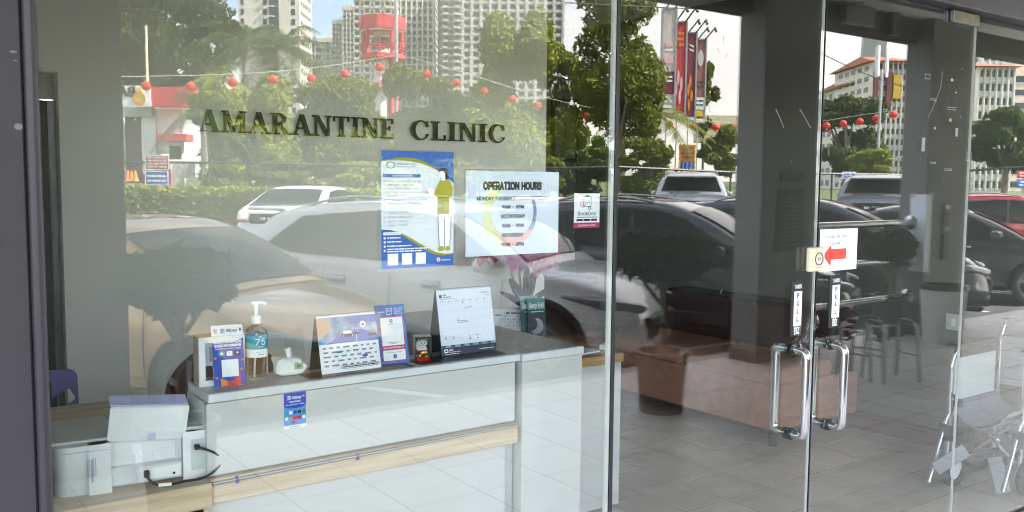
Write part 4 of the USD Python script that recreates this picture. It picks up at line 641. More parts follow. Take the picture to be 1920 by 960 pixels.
            sp = [mv(bx(-.028, .028, s*(K['W']-.035)-.012, s*(K['W']-.035)+.012, .04, .215), (x, 0, K['r'])) if k == 0 else mv(mv(bx(-.028, .028, s*(K['W']-.035)-.012, s*(K['W']-.035)+.012, .04, .215), (0, 0, 0), ry=k*72), (x, 0, K['r'])) for k in range(5)]
            part(wname, 'rim', sp+[mv(lathe([(.20, 0), (.235, 0), (.235, .05), (.20, .05), (.20, 0)], 28), (x, s*(K['W']-.03)+.025, K['r']), rx=90), mv(lathe([(0, 0), (.06, 0), (.06, .03), (0, .03)], 16), (x, s*(K['W']-.03)+.015, K['r']), rx=90)], 'steel', 30)
    part(t, 'grille', rbox(L2-.06, L2+.012, -.42, .42, .40, .60, .03), 'trim_black', 40); part(t, 'air_intake', rbox(L2-.10, L2-.015, -.55, .55, .26, .34, .02), 'trim_black', 40)
    part(t, 'number_plate', bx(L2+.004, L2+.018, -.26, .26, .42, .53, .002), 'plate_black'); zp = .80 if kind == 'suv' else .82
    part(t, 'number_plate', bx(-L2-.016, -L2+.02, -.27, .27, zp-.06, zp+.06, .003), 'plate_black', label='rear number plate'); part(t, 'plate_lettering', [bx(-L2-.018, -L2-.0161, y-.022, y+.022, zp-.03, zp+.03) for y in (-.19, -.13, -.03, .03, .09, .17, .22)], 'print_white'); part(t, 'plate_surround', rbox(-L2-.005, -L2+.04, -.46, .46, zp-.10, zp+.095, .02), 'trim_black', 40)
    part(t, 'rear_strip', rbox(-L2-.014, -L2+.03, -.50, .50, zp+.105, zp+.125, .008), 'chrome', 40); part(t, 'rear_bumper_trim', rbox(-L2-.004, -L2+.10, -.62, .62, .27, .37, .03), 'trim_black', 40)
    return t
def tubepts(P, R): return list(zip(P, R))
def m3hull(pr):
    hs = []
    for (p, r), (q, s) in zip(pr[:-1], pr[1:]): hs.append(m3.Manifold.batch_hull([m3.Manifold.sphere(r, 12).scale((1, 1, .62)).translate(tuple(map(float, p))), m3.Manifold.sphere(s, 12).scale((1, 1, .62)).translate(tuple(map(float, q)))]))
    u = hs[0]
    for h in hs[1:]: u = u+h
    g = u.to_mesh(); return trimesh.Trimesh(g.vert_properties[:, :3], g.tri_verts)
def park(name, label, nose, paint, kind, hv=HV, group='cars parked in the bays before the walkway', z=None):
    nose, hv = np.array(nose, float), np.array(hv, float)/np.linalg.norm(hv); c = nose-hv*2.2
    return car(name, label, (c[0], 2*GLASS-c[1], gz(*c) if z is None else z), math.degrees(math.atan2(-hv[1], hv[0])), paint, kind, group)
park('parked_car', 'gold saloon car parked nose to the walkway, reflected at the left', (3.02, 6.05), 'gold_car', 'sedan')
park('parked_car', 'white compact car parked nose in, reflected across the big pane', (6.0, 5.85), 'white_car', 'suv')
park('parked_car', 'dark car parked between the white car and the pillar, reflected', (9.0, 5.80), 'dark_car', 'suv')
park('parked_car', 'charcoal car parked beyond the pillar, reflected in the right door', (12.0, 5.85), 'dark_car', 'suv')
park('parked_car', 'black saloon parked in the last bay, reflected at the right edge', (15.2, 5.9), 'black_car', 'sedan')
park('parked_car', 'red car standing behind the black saloon, reflected at the far right', (20.5, 7.1), 'red_car', 'suv')
def rear(name, label, px, py_top, Z, h, paint, kind, hv):
    p = st(px, py_top, Z); c = np.array([p[0], 2*GLASS-p[1]]); hv = np.array(hv)/np.linalg.norm(hv)
    return car(name, label, (p[0], p[1], p[2]-h), math.degrees(math.atan2(-hv[1], hv[0])), paint, kind, 'cars on the road across')
rear('road_car', 'white saloon seen from behind on the road, reflected', 585, 348, 20.3, 1.47, 'white_car', 'sedan', (.70, .71))
rear('road_car', 'silver car seen from behind beside the billboard, reflected', 1297, 318, 23.0, 1.66, 'silver_paint', 'suv', (.735, .68))
rear('road_car', 'grey car on the road between the two pillars, reflected', 1648, 322, 23.0, 1.66, 'grey_car', 'suv', (.86, .5))

# ---- plants
def crown(blobs, n, leaf, rg, flat_=.35, shell=.55):
    """Leaf faces spread through a few uneven ellipsoids: (centre, radii)."""
    vol = np.array([r[0]*r[1]*r[2] for _, r in blobs])**.75; pick = rg.choice(len(blobs), n, p=vol/vol.sum()); C = np.array([b[0] for b in blobs])[pick]; R_ = np.array([b[1] for b in blobs])[pick]
    d = rg.normal(size=(n, 3)); d /= np.linalg.norm(d, axis=1, keepdims=True); rad = shell+(1-shell)*rg.random(n)**.6
    lump = .72+.56*meshkit.noise(d*2.3+C*.37, 5); P = C+d*R_*(rad*lump)[:, None]
    nrm = d+rg.normal(size=(n, 3))*.75+[0, 0, flat_]; nrm /= np.linalg.norm(nrm, axis=1, keepdims=True)
    u = np.cross(nrm, rg.normal(size=(n, 3))); u /= np.linalg.norm(u, axis=1, keepdims=True); v = np.cross(nrm, u); s = leaf*(.6+.8*rg.random((n, 1)))
    V = np.stack([P-u*s, P-v*s*.42+nrm*s*.1, P+u*s-nrm*s*.25, P+v*s*.42+nrm*s*.1], 1).reshape(-1, 3); k = np.arange(n)*4
    return trimesh.Trimesh(V, np.vstack([np.c_[k, k+1, k+2], np.c_[k, k+2, k+3]]), process=False)
def tree(name, label, px, top, bot, width, Z, look, n=5000, leaf=.30, seed=1, group='trees and shrubs across the road', bark='bark', blobs=9, bs=1., trunk_to=None, cat='tree', shell=.5):
    """A tree of the street: its crown spans width x (top..bot) of the photograph's pixels, Z metres off."""
    rg = np.random.default_rng(seed); k = Z/FPX; c = st(px, (top+bot)/2, Z); hw, hh = width*k/2, (bot-top)*k/2; gr = g_at(c); base = np.array([c[0], c[1], gr])
    t = thing(name, label, cat, base, (0, 0, 0), group); B = []
    for i in range(blobs*2):
        a = rg.random()*2*math.pi; q = rg.random()**.5*.74; z = rg.uniform(-.74, .74); f = math.sqrt(max(.15, 1-z*z)); B.append(((hw*q*math.cos(a)*f, hw*q*math.sin(a)*f, c[2]-gr+hh*z), (hw*bs*rg.uniform(.22, .40),)*2+(hh*bs*rg.uniform(.15, .30),)))
    part(t, 'crown', crown(B, n, leaf, rg, shell=shell), look); h = c[2]-gr
    limbs = [tube(spline([(0, 0, -.2), (rg.normal()*.1, rg.normal()*.1, h*.4), (rg.normal()*.2, rg.normal()*.2, h)], 8), np.linspace(max(.12, hw*.09), max(.05, hw*.045), 8), 8)]+[tube(spline([(0, 0, h*.45), (b[0][0]*.5, b[0][1]*.5, (h*.5+b[0][2])/2), b[0]], 6), np.linspace(max(.06, hw*.045), .03, 6), 6) for b in B[:9]]
    part(t, 'trunk', limbs, bark, 40); return t
def palm(name, label, px, top, Z, fr, look, seed, n=15, fl_=None):
    rg = np.random.default_rng(seed); c = st(px, top, Z); gr = g_at(c); t = thing(name, label, 'palm', (c[0], c[1], gr)); h = c[2]-gr; part(t, 'trunk', tube(spline([(0, 0, -.2), (.15, 0, h*.5), (0, 0, h)], 8), np.linspace(.2, .12, 8)), 'pale_bark', 40); ms = []
    for i in range(n):
        a, e = i*2.4+rg.uniform(-.2, .2), rg.uniform(-.2, 1.1); d = np.array([math.cos(a)*math.cos(e), math.sin(a)*math.cos(e), math.sin(e)]); P = np.array([[0, 0, h]+d*fr*s-np.array([0, 0, fr*.62*s*s]) for s in np.linspace(0, 1, 12)]); ms.append(tube(P, np.linspace(.03, .008, 12), 4))
        tg = np.gradient(P, axis=0); sd = np.cross(tg, [0, 0, 1]); sd /= np.maximum(np.linalg.norm(sd, axis=1, keepdims=True), 1e-6)
        for p, s_, g_, w in zip(P[1:], sd[1:], tg[1:], np.sin(np.linspace(.35, 2.9, 11))):
            for sg in (-1, 1):
                for k in (0, .33, .66):
                    q = p+g_*k; e_ = q+sg*s_*fr*.24*w-np.array([0, 0, fr*.12*w])+g_*.7; ms.append(trimesh.Trimesh([q, q+g_*.22, e_], [(0, 1, 2)], process=False))
    part(t, 'fronds', ms, look); return t
GT = 'trees across the road'
tree('tree', 'huge dark tree filling the top left of the reflection', 285, -70, 300, 330, 72, 'leaf_dark', 17100, 0.288, 1, blobs=18, bs=.85)
tree('tree', 'round dark tree left of the beige tower', 400, 8, 230, 165, 78, 'leaf_dark', 7980, 0.274, 2, bs=.85)
tree('tree', 'bushy light green tree behind the left half of the wall letters', 465, 128, 345, 215, 46, 'leaf_bright', 17100, 0.187, 3, blobs=12)
tree('tree', 'light green tree below the drill tower', 645, 140, 345, 215, 49, 'leaf_mid', 17100, 0.187, 4, blobs=12)
tree('tree', 'mid green tree right of the drill tower', 800, 112, 335, 210, 54, 'leaf_mid', 13300, 0.202, 5, blobs=12)
tree('tree', 'tall bright tree in front of the white apartment tower', 955, 26, 330, 215, 52, 'leaf_bright', 20900, 0.202, 6, blobs=14)
tree('tree', 'dark tree to the left of the window seal', 1065, 60, 300, 150, 60, 'leaf_mid', 6840, 0.216, 7, bs=.8)
tree('tree', 'very tall dark tree left of the billboard', 1165, -120, 310, 225, 42, 'leaf_mid', 9880, 0.180, 8, blobs=22, shell=.3, bs=.75)
tree('tree', 'dark tree showing behind the billboard', 1318, 115, 260, 62, 82, 'leaf_mid', 2090, 0.245, 9, bs=.85)
tree('tree', 'small green tree left of the first door pillar', 1345, 236, 335, 90, 62, 'leaf_mid', 4940, 0.202, 10)
tree('tree', 'green tree mass between the two door pillars', 1590, 165, 345, 175, 66, 'leaf_dark', 9880, 0.216, 12, blobs=14, bs=.85)
tree('tree', 'sunlit bush under the lantern string between the pillars', 1632, 280, 345, 95, 44, 'leaf_bright', 4940, 0.158, 13, cat='bush')
tree('tree', 'spreading dark tree at the far right', 1890, 200, 325, 150, 64, 'leaf_dark', 9880, 0.245, 14)
for i, (px, top, w, lab) in enumerate(((430, 205, 130, 'tree mass low behind the young palm'), (560, 190, 190, 'second row tree left of the drill tower foot'), (730, 205, 190, 'second row tree right below the drill tower'), (885, 190, 190, 'second row tree between the two tallest green crowns'), (1020, 170, 160, 'second row tree at the right edge of the white wall'))):
    tree('tree', lab, px, top, 352, w, 60+i, 'leaf_mid', 10450, 0.216, 60+i, blobs=12)
tree('shrub', 'yellow lime shrub beside the window seal', 1125, 252, 318, 66, 40, 'leaf_lime', 1600, .17, 15, cat='shrub')
tree('shrub', 'bright green shrub behind the first picture frame', 1050, 205, 300, 70, 42, 'leaf_bright', 2850, 0.137, 16, cat='shrub')
for i, (px, top, w, look, lab) in enumerate(((430, 300, 120, 'leaf_bright', 'broad leaved shrub under the A of the lettering'), (530, 296, 150, 'leaf_mid', 'green shrub under the middle of the lettering'), (690, 300, 170, 'leaf_bright', 'bright shrub behind the top of the blue poster'), (850, 300, 170, 'leaf_mid', 'green shrub behind the opening hours sign'), (1000, 285, 150, 'leaf_mid', 'green shrub right of the opening hours sign'), (1090, 280, 120, 'leaf_dark', 'dark shrub beside the small white sticker'), (1205, 250, 130, 'leaf_mid', 'leafy shrub left of the silver car'))):
    tree('shrub', lab, px, top, 372, w, 37+i % 3, look, 5000, .14, 20+i, cat='shrub')
palm('palm_tree', 'dark feathery palm in front of the beige tower', 520, 92, 66, 5.6, 'leaf_dark', 3, 20); palm('palm_tree', 'second dark palm left of the beige tower', 455, 85, 70, 5.5, 'leaf_dark', 4, 18)
palm('palm_tree', 'young palm in front of the fire station', 376, 205, 42, 2.4, 'leaf_dark', 5, 14); palm('palm_tree', 'small pale palm by the second lantern', 412, 150, 50, 2.2, 'leaf_bright', 6, 10)
palm('palm_tree', 'palm with hanging fronds left of the billboard foot', 1215, 215, 46, 3.2, 'leaf_mid', 8, 14)
# clipped hedge along the road
rg = np.random.default_rng(5)
h0, h1 = st(150, 350, 27), st(735, 351, 27); zt = 1.20; N = 26000
P = h0+(h1-h0)*rg.random((N, 1)); nn = np.cross((h1-h0)/np.linalg.norm(h1-h0), [0, 0, 1]); P += nn*(rg.random((N, 1))-.5)*1.0; P[:, 2] = -.2+(zt+.2)*rg.random(N)**.8+.10*(meshkit.noise(P*1.6)-.5)
d = rg.normal(size=(N, 3)); d /= np.linalg.norm(d, axis=1, keepdims=True); u = np.cross(d, [.3, .5, 1]); u /= np.linalg.norm(u, axis=1, keepdims=True); v = np.cross(d, u); s = .075*(.6+.8*rg.random((N, 1))); k = np.arange(N)*4; o = np.array([*((h0+h1)[:2]/2), 0])
hg = thing('hedge', 'clipped green hedge along the far side of the road, reflected', 'hedge', o)
part(hg, 'foliage', trimesh.Trimesh(np.stack([P-u*s, P-v*s*.5, P+u*s, P+v*s*.5], 1).reshape(-1, 3)-o, np.vstack([np.c_[k, k+1, k+2], np.c_[k, k+2, k+3]]), process=False), 'leaf_hedge'); part(hg, 'stems', [rod(h0+(h1-h0)*f-o-[0, 0, 1.45], h0+(h1-h0)*f-o-[0, 0, .5], .025, 5) for f in np.linspace(.02, .98, 40)], 'bark', kind='stuff')
# potted trees on the walkway
def potted(label, px, pyc, pw, ph, yv, n, leaf, seed, pot=True):
    rg = np.random.default_rng(seed); c = mir(on_y(px, pyc, yv)); k = np.linalg.norm(ray(px, pyc))/FPX; Z = np.linalg.norm(mir(c)-CAM)/k; q = Z/FPX; hw, hh = pw*q/2, ph*q/2
    t = thing('potted_tree', label, 'potted plant', (c[0], c[1], .0), group='potted trees on the walkway')
    B = [((0, 0, c[2]), (hw*.95, hw*.95, hh*.9))]+[((hw*.45*math.cos(a), hw*.45*math.sin(a), c[2]+hh*rg.uniform(-.25, .3)), (hw*.5, hw*.5, hh*.55)) for a in np.arange(7)*.9]+[((hw*.86*math.cos(a), hw*.86*math.sin(a), c[2]+hh*rg.uniform(-.45, .5)), (hw*.20, hw*.20, hh*.22)) for a in np.arange(14)*.45+.2]
    part(t, 'crown', crown(B, n, leaf, rg, .6, .35), 'leaf_pot'); pr_ = .165
    if pot:
        part(t, 'pot', lathe([(0, .0), (pr_*.86, .0), (pr_, .36), (pr_*1.1, .365), (pr_*1.1, .40), (pr_*.95, .40), (pr_*.9, .34), (0, .34)], 28), 'terracotta', 40); part(t, 'soil', lathe([(0, .34), (pr_*.93, .345), (0, .36)], 20), 'bark', 40)
    part(t, 'trunk', [tube(spline([(0, 0, .3), (.01, .01, .55), (0, 0, c[2]-hh*.3)], 8), np.linspace(.028, .018, 8), 8)]+[tube(spline([(0, 0, c[2]-hh*1.55), (hw*.3*math.cos(a), hw*.3*math.sin(a), c[2]-hh), (hw*.6*math.cos(a), hw*.6*math.sin(a), c[2])], 6), np.linspace(.016, .008, 6), 6) for a in (0.3, 2.2, 4.0, 5.3)], 'bark', 40); return t
potted('round clipped potted tree reflected at the left, before the gold car', 330, 525, 205, 150, 4.146, 2900, .044, 31)
potted('flat topped potted tree reflected before the dark car', 1245, 482, 190, 118, 4.146, 2900, .044, 32)
potted('small potted tree reflected beside the taped pillar', 1672, 462, 85, 90, 5.0, 1500, .042, 33)
def walker(label, px, py, k):
    p = mir(on_z(px, py, 0)); t = thing('walking_frame', label, 'walking frame', (p[0], p[1], .001), (0, 0, k), 'walking frames on the walkway')
    for s in (-1, 1):
        fr = fillet([(s*.16, -.13, 0), (s*.14, -.10, .44), (s*.14, .10, .44), (s*.16, .13, 0)], .05); part(t, 'side_frame', tube(fr, .013, 10), 'steel', 40); part(t, 'grip', rod((s*.14, -.07, .445), (s*.14, .07, .445), .019, 12), 'black_plastic', 40); part(t, 'rail', rod((s*.15, -.115, .2), (s*.15, .115, .2), .010), 'steel', 40)
    part(t, 'cross_bar', [rod((-.14, -.1, .30), (.14, -.1, .30), .012), rod((-.14, -.1, .40), (.14, -.1, .40), .012)], 'steel', 40); part(t, 'brace', rbox(-.05, .05, -.13, -.08, .27, .36, .02), 'black_plastic', 40)
walker('steel walking frame standing on the walkway, reflected, nearer the bin', 1668, 712, 20); walker('steel walking frame on the walkway, reflected beside the sofa end', 1612, 706, -15)

# ---- fence, rails, posts, signs
FP = [(120, 303, 33), (500, 306, 33), (900, 317, 34), (1160, 313, 34), (1370, 323, 36), (1560, 326, 37), (1700, 328, 38), (1930, 312, 34)]
fn = thing('chain_fence', 'dark chain link fence behind the hedge and shrubs, reflected', 'fence', st(900, 317, 45)*[1, 1, 0]); o = st(900, 317, 45)*[1, 1, 0]; pts = [st(*p)-o for p in FP]
for a, b in zip(pts[:-1], pts[1:]):
    part(fn, 'top_rail', rod(a, b, .05, 6), 'fence_metal'); part(fn, 'bottom_rail', rod(a-[0, 0, 1.9], b-[0, 0, 1.9], .03, 6), 'fence_metal'); n = max(2, int(np.linalg.norm(b-a)/3)); ws_ = []
    for i in range(n): q = a+(b-a)*i/n; part(fn, 'post', rod(q-[0, 0, 2.3], q+[0, 0, .05], .04, 6), 'fence_metal')
    n = int(np.linalg.norm(b-a)/.30)
    for i in range(n):
        for s in (-1, 1):
            e = i+s*6
            if 0 <= e <= n: ws_.append(rod(a+(b-a)*i/n, a+(b-a)*e/n-[0, 0, 1.9], .006, 3))
    if ws_: part(fn, 'wire_mesh', ws_, 'fence_metal', kind='stuff')
a, b = st(965, 371, 27), st(1240, 372, 27); o = (a+b)/2*[1, 1, 0]
gr_ = thing('crash_barrier', 'pale two rail crash barrier left of the silver car, reflected', 'barrier', o)
for dz in (0, -.23): part(gr_, 'rail', rod(a-o+[0, 0, dz-.05], b-o+[0, 0, dz-.05], .075, 10), 'rail_beige', 40)
for f in np.linspace(0, 1, 6): part(gr_, 'post', rod(a+(b-a)*f-o-[0, 0, .9], a+(b-a)*f-o, .06, 8), 'grey_metal', 40)
def board(name, label, cat, px0, py0, px1, py1, Z, look, foot=None, thick=.06, yaw=None, post='lamp_post', edge=None):
    """An upright panel facing the shop; prints go on its front (local -y turned to the street's +y)."""
    c0, c1 = st(px0, py1, Z), st(px1, py1, Z); h = st(px0, py0, Z)[2]-c0[2]; d = c1-c0; w = np.linalg.norm(d[:2]); ang = math.degrees(math.atan2(d[1], d[0]))
    t = thing(name, label, cat, c1*[1, 1, 0]+[0, 0, c0[2]], (0, 0, ang+180), {'road_sign': 'road signs', 'billboard': 'tall billboard panels'}.get(name)); part(t, 'panel', flat(rrect(0, w, 0, h), 0, thick), look)
    if foot is not None:
        for x in foot: part(t, 'post', rod((w*x, thick*.5+.05, -c0[2]-.4), (w*x, thick*.5+.05, h*.9), .05, 8), post, 40)
    lay = [0]
    def pr(nm, polys, mat):
        lay[0] += 1; g = unary_union([p.buffer(0) for p in polys]) if isinstance(polys, list) else polys.buffer(0); part(t, nm, flat(g.intersection(sbox(0, 0, w, h)), -thick-.006*lay[0], .012), mat)
    return t, pr, w, h
t, pr, w, h = board('road_sign', 'maroon notice sign above the blue one, by the fire station', 'sign', 274, 291, 318, 318, 28, 'block_maroon', (.5,)); pr('border', rrect(0, w, 0, h).difference(rrect(.02, w-.02, .02, h-.02)), 'print_white'); pr('lettering', [scribble(w*.08, w*.9, h*z, h*.12, rng) for z in (.15, .36, .57, .78)], 'print_pink')
t, pr, w, h = board('road_sign', 'blue notice sign below the maroon one, by the fire station', 'sign', 274, 321, 317, 347, 28, 'print_blue', (.5,)); pr('border', rrect(0, w, 0, h).difference(rrect(.02, w-.02, .02, h-.02)), 'print_white'); pr('lettering', [scribble(w*.1, w*.9, h*z, h*.14, rng) for z in (.25, .58)], 'print_white')
t, pr, w, h = board('road_sign', 'red notice sign at the far right edge of the reflection', 'sign', 1906, 320, 1940, 334, 30, 'station_red', (.5,)); pr('lettering', [scribble(w*.1, w*.9, h*z, h*.16, rng) for z in (.25, .6)], 'print_white')
t, pr, w, h = board('road_sign', 'blue notice sign under the red one at the far right edge', 'sign', 1905, 336, 1938, 352, 30, 'print_blue', (.5,)); pr('lettering', [scribble(w*.1, w*.9, h*z, h*.16, rng) for z in (.25, .6)], 'print_white')
t, pr, w, h = board('road_sign', 'white sign with blue lettering beside the grey car', 'sign', 1578, 322, 1604, 336, 30, 'print_white', (.5,)); pr('lettering', [scribble(w*.1, w*.9, h*z, h*.2, rng) for z in (.2, .58)], 'print_blue')
t, pr, w, h = board('pole_sign', 'orange and purple advertising sign above the silver car', 'sign', 1272, 271, 1303, 320, 44, 'print_orange', (.2, .8)); pr('field', rrect(w*.12, w*.88, h*.02, h*.36), 'print_purple'); pr('border', rrect(0, w, 0, h).difference(rrect(.06, w-.06, .06, h-.06)), 'print_yellow'); pr('lettering', [words('CAR', w*.5, h*.76, h*.10, width=w*.45, bold=1), scribble(w*.12, w*.88, h*.62, h*.08, rng), scribble(w*.2, w*.8, h*.48, h*.08, rng)], 'print_maroon' if 'print_maroon' in LOOKS else 'block_maroon'); pr('figure', [rrect(w*x, w*(x+.12), h*.06, h*.26) for x in (.2, .44, .68)]+[Point(w*(x+.06), h*.30).buffer(w*.06) for x in (.2, .44, .68)], 'print_sky')
# billboard of four tall panels with lamps on arms
for k, (x0, x1, t0, b0, look, lab) in enumerate(((1239, 1261, 22, 212, 'billboard_pale', 'tallest pale billboard panel, next to the dark tree'), (1258, 1281, 46, 220, 'billboard_red', 'second billboard panel, red with pale lettering'), (1282, 1300, 66, 226, 'billboard_maroon', 'third billboard panel, maroon with orange figures'), (1300, 1318, 78, 229, 'billboard_brown', 'shortest billboard panel with a yellow foot'))):
    Z = 62+6*k; t, pr, w, h = board('billboard', lab, 'billboard', x0, t0, x1, b0, Z, look, (.5,), .35, post='lamp_post'); rg_ = random.Random(k)
    if k == 0: pr('field', rrect(0, w, h*.18, h*.40), 'billboard_maroon'); pr('lettering', [scribble(w*.15, w*.85, h*z, h*.02, rg_) for z in (.05, .10, .30, .34, .6)], 'print_white'); pr('picture', rrect(w*.1, w*.9, h*.48, h*.56), 'print_pink'); pr('picture', rrect(w*.2, w*.8, h*.64, h*.69), 'print_pink')
    if k == 1: pr('lettering', [scribble(w*.15, w*.85, h*z, h*.028, rg_) for z in (.75, .81, .87)]+[scribble(w*.2, w*.8, h*z, h*.012, rg_) for z in (.05, .09)], 'print_orange'); pr('picture', [affinity.scale(Point(w*x, h*z).buffer(1), w*.10, h*.08) for x, z in ((.3, .35), (.55, .42), (.72, .30), (.4, .22))], 'print_pink')
    if k == 2: pr('lettering', [affinity.rotate(scribble(w*.2, w*.7, h*z, h*.018, rg_), 25) for z in (.80, .85)], 'print_white'); pr('picture', [affinity.scale(Point(w*x, h*z).buffer(1), w*.13, h*.07) for x, z in ((.5, .45), (.7, .35), (.35, .28), (.6, .18))], 'print_orange')
    if k == 3: pr('field', rrect(0, w, 0, h*.14), 'print_yellow'); pr('field', rrect(0, w, h*.15, h*.30), 'print_white'); pr('picture', [affinity.scale(Point(w*.5, h*.78).buffer(1), w*.3, h*.10)], 'billboard_pale'); pr('lettering', [scribble(w*.15, w*.85, h*z, h*.018, rg_) for z in (.2, .25, .05)]+[scribble(w*.15, w*.85, h*z, h*.02, rg_) for z in (.42, .48)], 'ink')
    part(t, 'frame', flat(rrect(-.12, w+.12, -.12, h+.12).difference(rrect(0, w, 0, h)), .02, .42), 'lamp_post')
    for xx in (.1, .85): part(t, 'lamp_arm', [rod((w*xx, 0, h), (w*xx-.2, -3.4, h+.55), .06, 6), rod((w*xx-.2, -3.4, h+.55), (w*xx-.25, -3.6, h+.2), .12, 6)], 'fence_metal')
    pr('foot_board', rrect(w*.05, w*.95, -.0, h*.035), 'print_white')
t, pr, w, h = board('shop_sign', 'cream shop building with a faint sign, left of the first pillar', 'building', 1300, 224, 1400, 268, 95, 'cream_wall', None, 6.0); pr('lettering', [scribble(w*.1, w*.9, h*.5, h*.14, rng)], 'print_orange')
# fire station and drill tower
Z = 62
def P2(px, py, Z=Z): return st(px, py, Z)
c = P2(245, 280); t = thing('fire_station', 'white fire station with red fascia and open bay, reflected top left', 'building', c*[1, 1, 0], (0, 0, 180-0)); k = Z/FPX
ang = math.degrees(math.atan2(*( (st(345, 250, Z)-st(245, 250, Z))[[1, 0]])))+180
stage.GetPrimAtPath(t).GetAttribute('xformOp:rotateXYZ').Set(Gf.Vec3f(0, 0, ang))
def lx(px): return -(px-245)*k
def lz(py): return EYE+(py-480)*0+(332-py)*k
def wall(px0, px1, py0, py1, y0=0, th=.3): px0, px1 = px0-y0*11.4, px1-y0*11.4; return bx(lx(px1), lx(px0), y0, y0+th, lz(py1), lz(py0))
part(t, 'wall', [wall(266, 292, 222, 350), wall(292, 345, 205, 290, .4), wall(292, 345, 325, 350, .4), wall(120, 232, 205, 350, .2), wall(140, 345, 170, 205, .8, 8)], 'station_white'); part(t, 'fascia', [wall(284, 362, 168, 204, -.9, 1.2)], 'station_red'); part(t, 'canopy', wall(296, 348, 254, 267, -1.0, 1.4), 'station_red'); part(t, 'bay_opening', wall(230, 266, 226, 345, 1.2, .2), 'station_dark'); part(t, 'bay_header', wall(228, 286, 204, 222, -.4, .6), 'tower_grey'); part(t, 'sign_panel', wall(140, 284, 167, 203, -1.0, .12), 'print_white')
lm = flat(words('BA', lx(252.4), lz(186), .62, 'c', bold=2), -1.01, .03); part(t, 'lettering', lm, 'ink')
em = unary_union([affinity.scale(Point(0, -.12).buffer(1), .42, .46), Point(0, .50).buffer(.17), affinity.scale(Point(0, .30).buffer(1), .22, .1)]); part(t, 'emblem', flat(affinity.translate(affinity.scale(em, 1.0, .95), lx(275.4), lz(187)), -1.01, .04), 'print_yellow'); part(t, 'emblem_lines', flat(affinity.translate(unary_union([affinity.scale(Point(0, -.12).buffer(1), a, b).difference(affinity.scale(Point(0, -.12).buffer(1), a-.04, b-.04)) for a, b in ((.42, .46), (.26, .28))]+[LineString([(-.3, -.35), (0, -.48), (.3, -.35)]).buffer(.03)]), lx(275.4), lz(187)), -1.055, .02), 'print_orange'); part(t, 'red_base', [wall(266, 292, 328, 350, -.02, .1), wall(300, 320, 318, 350, .3, .1)], 'station_red'); part(t, 'window', [wall(318, 340, 275, 300, .38, .1)], 'window_dark'); part(t, 'low_wall', wall(322, 362, 306, 335, -.5, .2), 'tower_pale')
for j, px in enumerate((240, 247, 254)):
    q = st(px, 339, 60); solo('traffic_cone', [mv(lathe([(.22, 0), (.05, .7), (0, .72)], 12), q), mv(bx(-.26, .26, -.26, .26, -.03, .0), q)], 'print_orange', ('orange traffic cone by the fire station bay, nearest the pillar', 'middle orange traffic cone by the fire station bay', 'orange traffic cone by the fire station bay, nearest the road signs')[j], 'traffic cone')
Z = 78; k = Z/FPX; c = st(717, 300, Z); t = thing('drill_tower', 'red and white octagonal drill tower with a balcony', 'tower', c*[1, 1, 0]); z = lambda py: EYE+(334-py)*k
def octa(r, z0, z1): return trimesh.creation.cylinder(r, z1-z0, sections=8, transform=trimesh.transformations.translation_matrix((0, 0, (z0+z1)/2))@trimesh.transformations.rotation_matrix(.39+.3, (0, 0, 1)))
part(t, 'crown', octa(44*k, z(62), z(38)), 'station_red'); part(t, 'crown', octa(41*k, z(65), z(61.5)), 'station_white', label='white underside of the crown'); part(t, 'core', octa(15*k, -1, z(62)), 'station_white'); part(t, 'balcony', octa(43*k, z(114), z(106)), 'station_red')
for i in range(5):
    a = i*2*math.pi/5+.3; x, y = 38*k*math.cos(a), 38*k*math.sin(a); part(t, 'column', bx(x-.13, x+.13, y-.13, y+.13, z(106), z(62)), 'station_red')
for zz in (92, 97, 88): part(t, 'rail', [rod((43*k*math.cos(i*math.pi/4), 43*k*math.sin(i*math.pi/4), z(zz)), (43*k*math.cos((i+1)*math.pi/4), 43*k*math.sin((i+1)*math.pi/4), z(zz)), .05, 5) for i in range(8)], 'station_red')
part(t, 'stair_wall', bx(8*k, 24*k, -1, 1, -1, z(104)), 'station_red'); part(t, 'platform', octa(36*k, z(168), z(160)), 'station_red'); part(t, 'window', bx(-16*k, -13*k, -.5, .5, z(95), z(75)), 'window_dark'); part(t, 'window', bx(-.5, .5, 13.2*k, 15.4*k, z(95), z(75)), 'window_dark')
# lamp posts, mast
q = st(743, 205, 57); solo('lamp_post', rod((q[0], q[1], -.4), (q[0], q[1], st(743, -40, 57)[2]), .12, 10), 'lamp_post', 'slim grey lamp post in front of the drill tower', 'lamp post', smooth=40)
q = st(274, 60, 67); solo('flag_pole', tube([(q[0], q[1], -.4), (q[0], q[1], st(274, 48, 67)[2])], [.14, .09], 8), 'cream_plastic', 'pale flag pole before the dark trees at the top left', 'pole', smooth=40)
q = st(1645, 320, 48); t = thing('antenna_mast', 'slim mast with white antennas between the door pillars', 'mast', q*[1, 1, 0]); h = st(1645, 132, 48)[2]; part(t, 'pole', rod((0, 0, -.3), (0, 0, h), .07, 10), 'lamp_post', 40)
for dx, dy in ((-.35, 0), (.3, .1), (0, -.3)): part(t, 'antenna', bx(dx-.10, dx+.10, dy-.06, dy+.06, h-.4, h+1.2, .03), 'station_white')
